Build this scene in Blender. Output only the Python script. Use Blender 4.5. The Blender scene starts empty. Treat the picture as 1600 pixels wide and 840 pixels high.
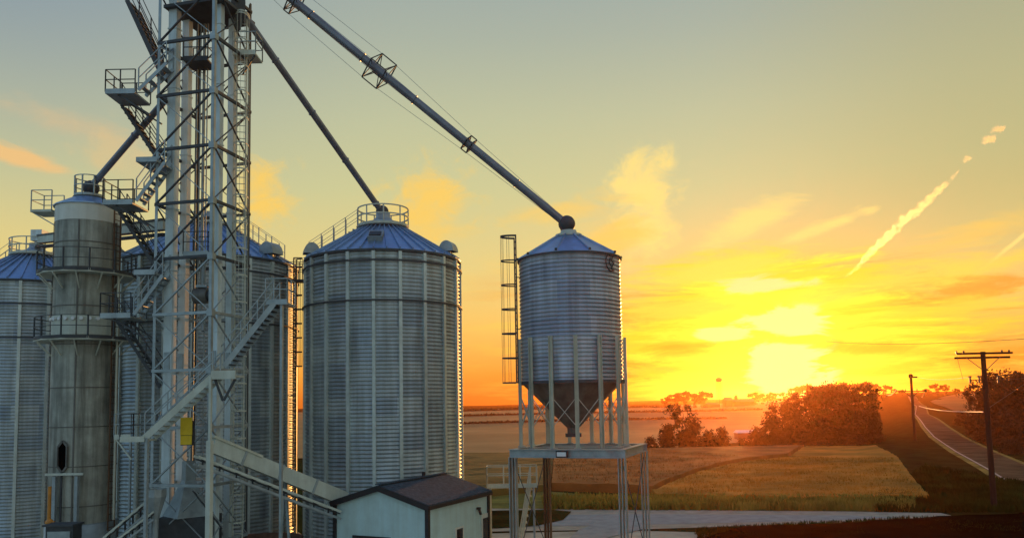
import bpy, bmesh, math, random
from mathutils import Vector, Matrix
R = math.radians
C = bpy.context.scene.collection
scene = bpy.context.scene

# ------------------------------------------------------------------ camera
FPX, HCAM, PITCH, ROLL = 1250.0, 7.5, 0.08, -0.018
SHIFT = 110.0 / 1600
cam_d = bpy.data.cameras.new('camera'); cam = bpy.data.objects.new('camera', cam_d); C.objects.link(cam)
cam_d.sensor_width = 36; cam_d.lens = FPX * 36 / 1600; cam_d.shift_y = SHIFT
cam_d.clip_start = 0.3; cam_d.clip_end = 20000
CM = Matrix.Translation((0, 0, HCAM)) @ Matrix.Rotation(math.pi / 2 + PITCH, 4, 'X') @ Matrix.Rotation(ROLL, 4, 'Z')
cam.matrix_world = CM
scene.camera = cam

def ray(px, py):
    v = Vector(((px - 800) / FPX, (420 - py) / FPX + SHIFT * 1600 / FPX, -1))
    return (CM.to_3x3() @ v).normalized()
def at(px, py, Y):                       # point of the photograph at distance Y north of the camera
    d = ray(px, py); return Vector((0, 0, HCAM)) + d * (Y / d.y)
def onground(px, py, z=0.0):
    d = ray(px, py); return Vector((0, 0, HCAM)) + d * ((z - HCAM) / d.z)

# ------------------------------------------------------------------ world, sun, exposure
def lin(r, g, b):
    f = lambda c: (c / 255 / 12.92) if c <= 10 else (((c / 255) + 0.055) / 1.055) ** 2.4
    return (f(r), f(g), f(b), 1.0)
SUN_DIR = ray(1213, 566)
SUN_AZ = math.degrees(math.atan2(SUN_DIR.x, SUN_DIR.y)); SUN_EL = math.degrees(math.asin(SUN_DIR.z))

world = bpy.data.worlds.new('World'); scene.world = world; world.use_nodes = True
WT = world.node_tree; WN = WT.nodes; WL = WT.links
WN.clear()
def setin(sock, v):
    if hasattr(v, 'is_linked') or isinstance(v, bpy.types.NodeSocket): WL.new(v, sock)
    else: sock.default_value = v
def wm(op, a, b=0.0, c=None, clamp=False):
    n = WN.new('ShaderNodeMath'); n.operation = op; n.use_clamp = clamp
    setin(n.inputs[0], a); setin(n.inputs[1], b)
    if c is not None: setin(n.inputs[2], c)
    return n.outputs[0]
def wsmooth(v, a, b):
    n = WN.new('ShaderNodeMapRange'); n.interpolation_type = 'SMOOTHSTEP'
    setin(n.inputs[0], v); n.inputs[1].default_value = a; n.inputs[2].default_value = b
    return n.outputs[0]
def wmix(f, a, b):
    n = WN.new('ShaderNodeMix'); n.data_type = 'RGBA'
    setin(n.inputs['Factor'], f)
    A = [i for i in n.inputs if i.name == 'A' and i.type == 'RGBA'][0]; B = [i for i in n.inputs if i.name == 'B' and i.type == 'RGBA'][0]
    setin(A, a); setin(B, b)
    return [o for o in n.outputs if o.type == 'RGBA'][0]
def wnoise(sa, se, scale, det=4, rough=0.55, dist=0.0, off=0.0):
    c = WN.new('ShaderNodeCombineXYZ'); setin(c.inputs[0], wm('MULTIPLY', AZ, sa)); setin(c.inputs[1], wm('MULTIPLY', EL, se)); c.inputs[2].default_value = off
    n = WN.new('ShaderNodeTexNoise'); WL.new(c.outputs[0], n.inputs['Vector'])
    n.inputs['Scale'].default_value = scale; n.inputs['Detail'].default_value = det; n.inputs['Roughness'].default_value = rough; n.inputs['Distortion'].default_value = dist
    return n.outputs['Fac']
def wramp(v, stops):
    n = WN.new('ShaderNodeValToRGB'); cr = n.color_ramp
    while len(cr.elements) < len(stops): cr.elements.new(0.5)
    for e, (p, c) in zip(cr.elements, stops): e.position = p; e.color = c
    setin(n.inputs[0], v); return n.outputs[0]
tc = WN.new('ShaderNodeTexCoord'); sp = WN.new('ShaderNodeSeparateXYZ'); WL.new(tc.outputs['Generated'], sp.inputs[0])
DEG = 57.29578
EL = wm('MULTIPLY', wm('ARCSINE', sp.outputs[2]), DEG)
AZ = wm('MULTIPLY', wm('ARCTAN2', sp.outputs[0], sp.outputs[1]), DEG)
front = wramp(wm('DIVIDE', EL, 60.0), [
    (0.0, lin(240, 130, 42)), (0.035, lin(248, 166, 64)), (0.09, lin(246, 199, 102)), (0.16, lin(230, 208, 132)),
    (0.25, lin(205, 203, 149)), (0.33, lin(190, 194, 157)), (0.42, lin(168, 178, 162)), (0.62, lin(124, 148, 170)), (1.0, lin(70, 108, 178))])
back = wramp(wm('DIVIDE', EL, 60.0), [
    (0.0, lin(154, 182, 192)), (0.15, lin(174, 210, 224)), (0.35, lin(162, 202, 222)), (1.0, lin(74, 114, 182))])
cosA = wm('COSINE', wm('DIVIDE', wm('SUBTRACT', AZ, SUN_AZ), DEG))
col = wmix(wsmooth(cosA, 0.0, 0.62), back, front)
col = wmix(wm('MULTIPLY', wm('MULTIPLY', wsmooth(AZ, -6, -36), wsmooth(EL, 8, 26)), 0.48), col, lin(96, 126, 166))   # bluer to the left
col = wmix(wm('MULTIPLY', wm('MULTIPLY', wsmooth(AZ, 12, 34), wsmooth(EL, 4, 14)), 0.4), col, lin(166, 156, 100))    # olive to the right
# light round the sun, wider along the horizon, broken into streaks of cloud
st1 = wnoise(0.15, 1.15, 1.0, 8, 0.66, 0.35, 3.1)
st2 = wnoise(0.085, 0.62, 1.0, 8, 0.66, 0.5, 7.7)
dx = wm('DIVIDE', wm('SUBTRACT', AZ, SUN_AZ), 1.75); dy = wm('SUBTRACT', EL, SUN_EL + 0.6)
ds = wm('SQRT', wm('ADD', wm('MULTIPLY', dx, dx), wm('MULTIPLY', dy, dy)))
dsn = wm('ADD', ds, wm('MULTIPLY', wm('SUBTRACT', st1, 0.5), 12.0))
dsm = wm('ADD', ds, wm('MULTIPLY', wm('SUBTRACT', st2, 0.5), 13.0))
band = wm('MULTIPLY', wsmooth(EL, 10.5, 7.5), wsmooth(AZ, -6, 7))
col = wmix(wm('MULTIPLY', wsmooth(ds, 11, 3), 0.40), col, lin(252, 196, 62))
col = wmix(wm('MULTIPLY', wm('MULTIPLY', wsmooth(st2, 0.47, 0.60), band), 0.72), col, lin(234, 152, 46))
col = wmix(wm('MULTIPLY', wm('MULTIPLY', wsmooth(st1, 0.50, 0.62), band), 0.70), col, lin(255, 216, 84))
col = wmix(wm('MULTIPLY', wsmooth(dsm, 7.6, 4.6), 0.90), col, lin(255, 222, 54))
col = wmix(wm('MULTIPLY', wsmooth(dsn, 6.2, 3.6), 0.95), col, lin(255, 246, 72))
# single wisps of lit cloud
wn1 = wnoise(0.16, 0.55, 1.0, 8, 0.64, 0.6, 1.3)
wn2 = wnoise(0.42, 0.50, 1.0, 8, 0.62, 0.5, 9.1)
def wisp(px, py, sx, sy, rot, c, op, nz, lo=0.42, hi=0.80):
    if c != CREAM: lo, hi = lo - 0.04, hi + 0.16
    global col
    d = ray(px, py); a0 = math.degrees(math.atan2(d.x, d.y)); e0 = math.degrees(math.asin(d.z))
    da = wm('SUBTRACT', AZ, a0); de = wm('SUBTRACT', EL, e0); cr, sr = math.cos(R(rot)), math.sin(R(rot))
    u = wm('DIVIDE', wm('ADD', wm('MULTIPLY', da, cr), wm('MULTIPLY', de, sr)), sx)
    v = wm('DIVIDE', wm('SUBTRACT', wm('MULTIPLY', de, cr), wm('MULTIPLY', da, sr)), sy)
    g = wm('POWER', 2.718, wm('MULTIPLY', wm('ADD', wm('MULTIPLY', u, u), wm('MULTIPLY', v, v)), -1.0))
    k = wsmooth(wm('ADD', wm('MULTIPLY', g, 0.75), wm('MULTIPLY', wm('SUBTRACT', nz, 0.5), 1.7)), lo, hi)
    col = wmix(wm('MULTIPLY', wm('MULTIPLY', k, wsmooth(g, 0.03, 0.2)), op), col, c)
CREAM = lin(246, 231, 158)
GOLD, PALE, PEACH = lin(252, 206, 96), lin(255, 226, 132), lin(240, 194, 128)
wisp(1000, 285, 2.6, 2.2, 25, PALE, 0.9, wn2, 0.16, 0.62)
wisp(1005, 345, 2.4, 2.6, 0, PALE, 0.9, wn2, 0.18, 0.62)
wisp(960, 375, 3.4, 1.5, 10, GOLD, 0.8, wn1, 0.18, 0.7)
wisp(670, 315, 3.0, 2.6, 0, GOLD, 0.9, wn2, 0.16, 0.66)
wisp(412, 310, 2.3, 2.4, 0, GOLD, 0.9, wn2, 0.16, 0.66)
wisp(640, 360, 5.0, 1.6, 0, GOLD, 0.6, wn1, 0.2, 0.7)
wisp(1185, 340, 3.6, 0.95, 20, PALE, 0.85, wn1, 0.16, 0.6)
wisp(1295, 352, 3.6, 0.42, 17, PALE, 0.9, wn1, 0.16, 0.6)
wisp(1362, 328, 1.0, 0.38, 12, PALE, 0.85, wn1, 0.16, 0.6)
wisp(45, 252, 2.9, 0.62, -12, PEACH, 0.95, wn1, 0.12, 0.5)
wisp(120, 202, 4.4, 0.9, -14, lin(208, 186, 146), 0.75, wn1, 0.14, 0.7)
wisp(205, 250, 3.6, 1.8, -10, lin(224, 194, 138), 0.6, wn2, 0.16, 0.7)
wisp(870, 330, 4.5, 1.1, 5, GOLD, 0.65, wn1, 0.2, 0.7)
wisp(860, 410, 6.0, 1.2, 4, GOLD, 0.65, wn1, 0.2, 0.7)
wisp(1530, 360, 4.0, 0.8, 8, GOLD, 0.7, wn1, 0.18, 0.7)
wisp(1590, 375, 2.2, 0.14, 38, PALE, 0.9, wn1, 0.2, 0.6)
wisp(1120, 420, 6.5, 0.9, 6, lin(255, 226, 96), 0.85, wn1, 0.16, 0.6)
wisp(1440, 432, 6.5, 0.8, 6, lin(255, 220, 90), 0.8, wn1, 0.18, 0.65)
wisp(1060, 485, 4.5, 0.8, 3, lin(255, 224, 80), 0.85, wn1, 0.16, 0.65)
wisp(1480, 480, 5.0, 0.7, 3, lin(255, 216, 76), 0.75, wn1, 0.18, 0.65)
wisp(1060, 548, 3.0, 0.8, 2, lin(232, 156, 46), 0.8, wn1, 0.16, 0.6)
wisp(1390, 545, 5.0, 0.6, -3, lin(240, 164, 48), 0.75, wn1, 0.16, 0.6)
wisp(1220, 578, 2.5, 2.1, 0, CREAM, 0.97, wn1, 0.20, 0.36)
wisp(1225, 505, 2.6, 0.9, 0, CREAM, 0.9, wn1, 0.22, 0.42)
wisp(1185, 445, 3.0, 0.5, 2, CREAM, 0.85, wn1, 0.22, 0.46)
wisp(1130, 522, 2.4, 0.45, 0, CREAM, 0.8, wn1, 0.22, 0.46)
sky = WN.new('ShaderNodeTexSky'); sky.sky_type = 'NISHITA'; sky.sun_disc = False
sky.sun_elevation = R(SUN_EL); sky.sun_rotation = R(SUN_AZ); sky.air_density = 1.6; sky.dust_density = 3.0
nis = WN.new('ShaderNodeVectorMath'); nis.operation = 'SCALE'; WL.new(sky.outputs[0], nis.inputs[0]); nis.inputs['Scale'].default_value = 0.012
add = WN.new('ShaderNodeVectorMath'); add.operation = 'ADD'; WL.new(col, add.inputs[0]); WL.new(nis.outputs[0], add.inputs[1])
bg = WN.new('ShaderNodeBackground'); WL.new(add.outputs[0], bg.inputs[0]); bg.inputs[1].default_value = 1.0
wo = WN.new('ShaderNodeOutputWorld'); WL.new(bg.outputs[0], wo.inputs[0])

sl = bpy.data.lights.new('sun', 'SUN'); sun = bpy.data.objects.new('sun', sl); C.objects.link(sun)
sl.energy = 3.0; sl.angle = R(0.6); sl.color = (1.0, 0.43, 0.11)
sun.rotation_euler = (-SUN_DIR).to_track_quat('-Z', 'Y').to_euler(); sun.location = (0, 0, 60)
vs = scene.view_settings; vs.view_transform = 'Standard'; vs.look = 'None'; vs.gamma = 1; vs.exposure = 0.0; vs.use_curve_mapping = False
scene.render.engine = 'CYCLES'
scene.cycles.use_denoising = True
scene.cycles.max_bounces = 6; scene.cycles.volume_bounces = 0; scene.cycles.transparent_max_bounces = 8

# ------------------------------------------------------------------ materials
def mat(name, base, rough=0.7, metal=0.0, var=0.25, scale=1.5, bump=0.0, bscale=20.0, stretch=(1, 1, 1), tint=None, spec=0.5, streak=0.0, trans=0.0):
    m = bpy.data.materials.new(name); m.use_nodes = True
    nt = m.node_tree; N = nt.nodes; L = nt.links; bs = N['Principled BSDF']
    t = N.new('ShaderNodeTexCoord'); mp = N.new('ShaderNodeMapping'); mp.inputs['Scale'].default_value = stretch
    L.new(t.outputs['Object'], mp.inputs[0])
    n1 = N.new('ShaderNodeTexNoise'); L.new(mp.outputs[0], n1.inputs['Vector']); n1.inputs['Scale'].default_value = scale; n1.inputs['Detail'].default_value = 6; n1.inputs['Roughness'].default_value = 0.62
    cr = N.new('ShaderNodeValToRGB'); L.new(n1.outputs['Fac'], cr.inputs[0])
    lo = tuple(c * (1 - var) for c in base); hi = tuple(min(1, c * (1 + var)) for c in base)
    if tint: lo = tint
    cr.color_ramp.elements[0].position = 0.3; cr.color_ramp.elements[0].color = (*lo, 1)
    cr.color_ramp.elements[1].position = 0.72; cr.color_ramp.elements[1].color = (*hi, 1)
    colr = cr.outputs[0]
    if streak > 0:                           # rain streaks and dirt runs down a wall
        mp2 = N.new('ShaderNodeMapping'); mp2.inputs['Scale'].default_value = (2.4, 2.4, 0.16); L.new(t.outputs['Object'], mp2.inputs[0])
        n2 = N.new('ShaderNodeTexNoise'); L.new(mp2.outputs[0], n2.inputs['Vector']); n2.inputs['Scale'].default_value = 1.0; n2.inputs['Detail'].default_value = 7; n2.inputs['Roughness'].default_value = 0.65
        r2 = N.new('ShaderNodeValToRGB'); L.new(n2.outputs['Fac'], r2.inputs[0])
        k = 1 - streak; r2.color_ramp.elements[0].position = 0.34; r2.color_ramp.elements[0].color = (k, k * 0.97, k * 0.92, 1)
        r2.color_ramp.elements[1].position = 0.62; r2.color_ramp.elements[1].color = (1, 1, 1, 1)
        mx = N.new('ShaderNodeMix'); mx.data_type = 'RGBA'; mx.blend_type = 'MULTIPLY'; mx.inputs['Factor'].default_value = 1.0
        L.new(colr, mx.inputs[6]); L.new(r2.outputs[0], mx.inputs[7]); colr = mx.outputs[2]
    L.new(colr, bs.inputs['Base Color'])
    bs.inputs['Roughness'].default_value = rough; bs.inputs['Metallic'].default_value = metal
    bs.inputs['Specular IOR Level'].default_value = spec
    if bump > 0:
        n3 = N.new('ShaderNodeTexNoise'); L.new(t.outputs['Object'], n3.inputs['Vector']); n3.inputs['Scale'].default_value = bscale; n3.inputs['Detail'].default_value = 5
        b = N.new('ShaderNodeBump'); b.inputs['Strength'].default_value = bump; b.inputs['Distance'].default_value = 0.05
        L.new(n3.outputs['Fac'], b.inputs['Height']); L.new(b.outputs[0], bs.inputs['Normal'])
    if trans > 0:
        tr = N.new('ShaderNodeBsdfTranslucent'); L.new(colr, tr.inputs[0]); ms = N.new('ShaderNodeMixShader'); ms.inputs[0].default_value = trans
        out = N['Material Output']; L.new(bs.outputs[0], ms.inputs[1]); L.new(tr.outputs[0], ms.inputs[2]); L.new(ms.outputs[0], out.inputs[0])
    return m

def bin_steel(name, panels, base=(0.58, 0.64, 0.64), ring=0.88):
    """galvanised sheet: each curved sheet between two stiffeners and two seams has its own age"""
    m = mat(name, base, rough=0.40, metal=0.5, var=0.14, scale=0.8, streak=0.36)
    nt = m.node_tree; N = nt.nodes; L = nt.links; bs = N['Principled BSDF']
    t = N.new('ShaderNodeTexCoord'); s = N.new('ShaderNodeSeparateXYZ'); L.new(t.outputs['Object'], s.inputs[0])
    def mm(op, a, b):
        n = N.new('ShaderNodeMath'); n.operation = op
        for i, v in enumerate((a, b)):
            if isinstance(v, float): n.inputs[i].default_value = v
            else: L.new(v, n.inputs[i])
        return n.outputs[0]
    a = mm('FLOOR', mm('MULTIPLY', mm('ARCTAN2', s.outputs[1], s.outputs[0]), panels / (2 * math.pi)), 0.0)
    z = mm('FLOOR', mm('DIVIDE', s.outputs[2], ring), 0.0)
    cb = N.new('ShaderNodeCombineXYZ'); L.new(a, cb.inputs[0]); L.new(z, cb.inputs[1])
    wn = N.new('ShaderNodeTexWhiteNoise'); L.new(cb.outputs[0], wn.inputs['Vector'])
    cr = N.new('ShaderNodeValToRGB'); L.new(wn.outputs['Value'], cr.inputs[0])
    cr.color_ramp.elements[0].color = (0.64, 0.69, 0.76, 1); cr.color_ramp.elements[1].color = (1.0, 1.0, 0.98, 1)
    old = bs.inputs['Base Color'].links[0].from_socket
    mx = N.new('ShaderNodeMix'); mx.data_type = 'RGBA'; mx.blend_type = 'MULTIPLY'; mx.inputs['Factor'].default_value = 1.0
    L.new(old, mx.inputs[6]); L.new(cr.outputs[0], mx.inputs[7]); L.new(mx.outputs[2], bs.inputs['Base Color'])
    rr = N.new('ShaderNodeMapRange'); L.new(wn.outputs['Value'], rr.inputs[0]); rr.inputs[3].default_value = 0.36; rr.inputs[4].default_value = 0.52; L.new(rr.outputs[0], bs.inputs['Roughness'])
    return m

M = {}
M['bin'] = bin_steel('galvanised corrugated sheet', 20)
M['bin_hopper'] = bin_steel('galvanised hopper sheet', 10, (0.54, 0.58, 0.64), 0.82)
M['roof'] = mat('galvanised roof sheet', (0.30, 0.44, 0.64), 0.34, 0.7, 0.15, 1.2, streak=0.12)  # blue reflection of the upper sky is tinted into the base colour
M['rib'] = mat('galvanised channel', (0.60, 0.67, 0.64), 0.48, 0.35, 0.15, 2.0, streak=0.15)
M['steel'] = mat('galvanised steelwork', (0.34, 0.39, 0.40), 0.5, 0.5, 0.25, 2.0)
M['dark'] = mat('near black steel', (0.055, 0.062, 0.068), 0.6, 0.1, 0.35, 2.0)
M['pipe'] = mat('spout pipe steel', (0.20, 0.22, 0.27), 0.42, 0.5, 0.25, 1.0, streak=0.1)
M['pale'] = mat('pale galvanised casing', (0.68, 0.79, 0.81), 0.5, 0.12, 0.12, 1.2, streak=0.22)
M['palesteel'] = mat('pale painted steel', (0.58, 0.62, 0.54), 0.55, 0.1, 0.15, 1.5, streak=0.15)
M['concrete'] = mat('dryer screen, stained', (0.42, 0.43, 0.37), 0.55, 0.3, 0.35, 0.9, 0.25, 14, streak=0.62)
M['white'] = mat('white painted sheet', (0.72, 0.73, 0.66), 0.55, 0.0, 0.08, 1.5, streak=0.15)
M['siding'] = mat('pale aqua siding', (0.54, 0.72, 0.71), 0.6, 0.0, 0.08, 2.0, 0.05, 30, streak=0.10)
M['trim'] = mat('black trim', (0.018, 0.018, 0.02), 0.5, 0.0, 0.3, 3.0)
M['shingle'] = mat('charcoal shingles', (0.062, 0.092, 0.118), 0.9, 0.0, 0.5, 6.0, 0.6, 22, spec=0.2)
M['black'] = mat('black opening', (0.004, 0.004, 0.004), 0.95, 0.0, 0.1, 1.0, spec=0.0)
M['glass'] = mat('dark window glass', (0.02, 0.025, 0.03), 0.08, 0.0, 0.2, 1.0)
M['yellow'] = mat('yellow sign paint', (0.85, 0.60, 0.02), 0.5, 0.0, 0.12, 3.0, streak=0.12)
M['orange'] = mat('orange paint', (0.55, 0.22, 0.03), 0.5, 0.0, 0.3, 3.0)
M['rust'] = mat('rusty steel', (0.15, 0.08, 0.045), 0.8, 0.2, 0.4, 3.0)
M['cone'] = mat('dull hopper steel', (0.17, 0.165, 0.15), 0.55, 0.35, 0.3, 1.5, streak=0.3)
M['cream'] = mat('cream painted column', (0.60, 0.60, 0.48), 0.55, 0.1, 0.15, 1.5, streak=0.2)
M['wood'] = mat('creosoted pole timber', (0.038, 0.028, 0.020), 0.9, 0.0, 0.4, 3.0, 0.4, 25, (1, 1, 0.15), spec=0.1)
M['ceramic'] = mat('brown ceramic', (0.06, 0.045, 0.04), 0.3, 0.0, 0.2, 3.0)
M['cable'] = mat('line wire', (0.05, 0.05, 0.055), 0.5, 0.3, 0.2, 1.0)
M['wirewhite'] = mat('pale cable sheath', (0.55, 0.50, 0.48), 0.5, 0.0, 0.1, 1.0)
M['lens'] = mat('floodlight glass', (0.78, 0.80, 0.80), 0.3, 0.0, 0.05, 1.0)
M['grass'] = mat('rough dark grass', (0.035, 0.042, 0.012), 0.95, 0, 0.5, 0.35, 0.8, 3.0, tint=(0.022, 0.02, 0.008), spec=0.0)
M['soil'] = mat('bank soil with painted shade', (0.006, 0.0045, 0.003), 0.95, 0, 0.6, 0.6, 0.0, 3.0, spec=0.0)  # dark soil, with the foreground shade also put into its near-black colour
M['gravel'] = mat('blue grey chip seal', (0.32, 0.34, 0.32), 0.9, 0, 0.22, 1.2, 0.4, 12, spec=0.2)
M['shoulder'] = mat('beige limestone', (0.42, 0.37, 0.27), 0.95, 0, 0.25, 0.9, 0.4, 9, spec=0.2)
M['pad'] = mat('worn concrete pad', (0.52, 0.45, 0.33), 0.9, 0, 0.4, 0.35, 0.3, 8, spec=0.2)
M['road'] = mat('grey asphalt road', (0.15, 0.10, 0.052), 0.95, 0, 0.45, 0.25, 0.2, 8, spec=0.0)
M['line'] = mat('white road line', (0.42, 0.37, 0.30), 0.9, 0, 0.2, 1.0)
M['gold'] = mat('ripe golden crop', (0.56, 0.21, 0.03), 0.95, 0, 0.35, 0.13, 1.0, 2.2, tint=(0.25, 0.13, 0.022), spec=0.1)
M['red'] = mat('russet crop', (0.42, 0.15, 0.04), 0.95, 0, 0.4, 0.14, 1.0, 2.2, tint=(0.17, 0.078, 0.022), spec=0.1)
M['brown'] = mat('brown green crop', (0.19, 0.12, 0.035), 0.95, 0, 0.4, 0.12, 1.0, 2.0, tint=(0.12, 0.085, 0.025), spec=0.1)
M['tan'] = mat('far stubble', (0.42, 0.25, 0.10), 0.95, 0, 0.25, 0.02, 0.3, 1.0, spec=0.1)
M['tan_dark'] = mat('far brown field', (0.20, 0.105, 0.04), 0.95, 0, 0.3, 0.02, 0.3, 1.0, spec=0.1)
M['verge'] = mat('yellow green verge', (0.19, 0.17, 0.035), 0.95, 0, 0.45, 0.5, 0.8, 4.0, tint=(0.08, 0.085, 0.02), spec=0.1)
M['blade'] = mat('dry grass blades', (0.30, 0.26, 0.055), 0.9, 0, 0.4, 0.5, tint=(0.12, 0.12, 0.028), spec=0.1, trans=0.3)
M['blade_dark'] = mat('dark green grass blades', (0.042, 0.055, 0.012), 0.95, 0, 0.4, 0.3, tint=(0.018, 0.022, 0.006), spec=0.0)
M['leaf'] = mat('dark foliage', (0.045, 0.050, 0.018), 0.8, 0, 0.4, 0.35, tint=(0.020, 0.024, 0.010), spec=0.2, trans=0.12)
M['leaf_rust'] = mat('brownish foliage', (0.062, 0.042, 0.018), 0.8, 0, 0.4, 0.35, tint=(0.026, 0.022, 0.010), spec=0.2, trans=0.12)
M['bark'] = mat('bark', (0.06, 0.045, 0.03), 0.9, 0, 0.4, 2.0, 0.5, 12)

# ------------------------------------------------------------------ mesh helpers
class MB:
    def __init__(s): s.v = []; s.f = []; s.smooth = []
    def add(s, verts, faces, smooth=False):
        o = len(s.v); s.v += [Vector(v) for v in verts]; s.f += [tuple(i + o for i in f) for f in faces]; s.smooth += [smooth] * len(faces); return s
    def box(s, c, size, M3=None):
        c = Vector(c); hx, hy, hz_ = size[0] / 2, size[1] / 2, size[2] / 2
        vs_ = [Vector((x, y, z)) for x in (-hx, hx) for y in (-hy, hy) for z in (-hz_, hz_)]
        if M3 is not None: vs_ = [M3 @ v for v in vs_]
        return s.add([v + c for v in vs_], [(0, 1, 3, 2), (4, 6, 7, 5), (0, 4, 5, 1), (2, 3, 7, 6), (0, 2, 6, 4), (1, 5, 7, 3)])
    def bar(s, a, b, w, h=None, up=None):
        a, b = Vector(a), Vector(b); h = h or w; d = (b - a); l = d.length
        if l < 1e-6: return s
        d /= l; up = Vector(up) if up else (Vector((0, 0, 1)) if abs(d.z) < 0.95 else Vector((0.3, 1, 0)))
        x = d.cross(up).normalized(); y = x.cross(d).normalized()
        return s.box((a + b) / 2, (w, l, h), Matrix((x, d, y)).transposed())
    def tube(s, a, b, r, n=8, r2=None, caps=True):
        a, b = Vector(a), Vector(b); d = (b - a).normalized(); r2 = r if r2 is None else r2
        x = d.cross(Vector((0, 0, 1)) if abs(d.z) < 0.95 else Vector((1, 0, 0))).normalized(); y = d.cross(x)
        vs_ = []
        for p, rr in ((a, r), (b, r2)):
            for k in range(n):
                t = 2 * math.pi * k / n; vs_.append(p + x * math.cos(t) * rr + y * math.sin(t) * rr)
        s.add(vs_, [(k, (k + 1) % n, n + (k + 1) % n, n + k) for k in range(n)], True)
        if caps: s.add(vs_, [tuple(range(n - 1, -1, -1)), tuple(range(n, 2 * n))])
        return s
    def path(s, pts, r, n=6):
        for a, b in zip(pts[:-1], pts[1:]): s.tube(a, b, r, n)
        return s
    def lathe(s, c, prof, n=48, smooth=True, closed=False, a0=0.0, a1=2 * math.pi):
        c = Vector(c); full = abs(a1 - a0 - 2 * math.pi) < 1e-5; m = n if full else n + 1; P = len(prof); vs_ = []
        for k in range(m):
            t = a0 + (a1 - a0) * k / n
            for (r, z) in prof: vs_.append(c + Vector((math.cos(t) * r, math.sin(t) * r, z)))
        fs = []
        for k in range(n):
            k2 = (k + 1) % m
            for j in range(P if closed else P - 1):
                j2 = (j + 1) % P; fs.append((k * P + j, k2 * P + j, k2 * P + j2, k * P + j2))
        return s.add(vs_, fs, smooth)
    def ring(s, c, r, w, h, n=48, a0=0.0, a1=2 * math.pi):
        return s.lathe(c, [(r - w / 2, -h / 2), (r + w / 2, -h / 2), (r + w / 2, h / 2), (r - w / 2, h / 2)], n, False, True, a0, a1)
    def ball(s, c, r, n=14, m=9, squash=1.0):
        prof = [(max(1e-4, math.cos(-math.pi / 2 + math.pi * k / m)) * r, math.sin(-math.pi / 2 + math.pi * k / m) * r * squash) for k in range(m + 1)]
        return s.lathe(c, prof, n)

ORIGIN = {}
def mesh_obj(name, mb, m, origin):
    me = bpy.data.meshes.new(name); me.from_pydata([v - origin for v in mb.v], [], mb.f); me.update()
    me.polygons.foreach_set('use_smooth', mb.smooth)
    bm = bmesh.new(); bm.from_mesh(me); bmesh.ops.recalc_face_normals(bm, faces=bm.faces)
    if name == 'contrail' and bm.calc_volume(signed=True) < 0: bmesh.ops.reverse_faces(bm, faces=bm.faces)
    bm.to_mesh(me); bm.free()
    me.materials.append(m)
    o = bpy.data.objects.new(name, me); C.objects.link(o); return o
def tag(o, label=None, cat=None, group=None, kind=None):
    if label: o['label'] = label
    if cat: o['category'] = cat
    if group: o['group'] = group
    if kind: o['kind'] = kind
    return o
def thing(name, label, cat, loc=(0, 0, 0), group=None):
    o = bpy.data.objects.new(name, None); C.objects.link(o); o.location = loc; o.empty_display_size = 0.3
    ORIGIN[o] = Vector(loc); return tag(o, label, cat, group)
def part(name, mb, m, parent, label=None):
    org = ORIGIN[parent]; o = mesh_obj(name, mb, m, org); o.parent = parent; ORIGIN[o] = org
    if label: o['label'] = label
    return o
def solo(name, mb, m, label, cat, loc, group=None):
    loc = Vector(loc); o = mesh_obj(name, mb, m, loc); o.location = loc; ORIGIN[o] = loc; return tag(o, label, cat, group)
def dup(root, loc, rotz=0.0, scale=(1, 1, 1), label=None, group=None):
    r = root.copy(); C.objects.link(r); r.location = loc; r.rotation_euler = (0, 0, rotz); r.scale = scale
    if label: r['label'] = label
    if group: r['group'] = group
    for ch in list(root.children):
        c = ch.copy(); C.objects.link(c); c.parent = r
        for g in ch.children:
            d = g.copy(); C.objects.link(d); d.parent = c
    return r

# ------------------------------------------------------------------ terrain, fields, roads
def sst(a, b, t):
    t = max(0.0, min(1.0, (t - a) / (b - a))); return t * t * (3 - 2 * t)
def hz(x, y):
    if y < 40: return 0.0
    q = x / y; right = sst(0.40, 0.50, q)
    dip = -4.2 * sst(112, 178, y - 0.12 * max(0, x)) * (1 - right)
    rise = 5.2 * sst(230, 760, y) + 1.0 * right * sst(60, 150, y)
    roll_ = 0.5 * math.sin(x * 0.021 + 0.6) * sst(140, 400, y) + 0.25 * math.sin(y * 0.03 + x * 0.011) * sst(60, 120, y)
    far = 2.0 * sst(800, 2600, y)
    ridge = 3.6 * math.exp(-((x - 0.40 * y) / 75) ** 2) * sst(520, 640, y) * (1 - .6 * sst(700, 1100, y))
    hill = 7.0 * math.exp(-((x - 560) / 260) ** 2) * sst(420, 1000, y)
    return dip + rise + roll_ + far + hill + ridge
XS = [-1800, -1200, -800, -500, -320, -220] + list(range(-160, 261, 5)) + [290, 330, 380, 440, 520, 620, 760, 950, 1200, 1600, 2200]
YS = [-60, -20, 10, 25, 35] + list(range(40, 261, 5)) + [275, 295, 320, 350, 385, 425, 470, 520, 580, 650, 730, 820, 930, 1060, 1220, 1450, 1800, 2300, 3000]
mb = MB()
for y in YS:
    for x in XS: mb.v.append(Vector((x, y, hz(x, y) - 0.02)))
nx = len(XS)
for j in range(len(YS) - 1):
    for i in range(nx - 1): mb.f.append((j * nx + i, j * nx + i + 1, (j + 1) * nx + i + 1, (j + 1) * nx + i)); mb.smooth.append(True)
o = mesh_obj('ground', mb, M['grass'], Vector((0, 0, 0))); tag(o, kind='structure')

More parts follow.
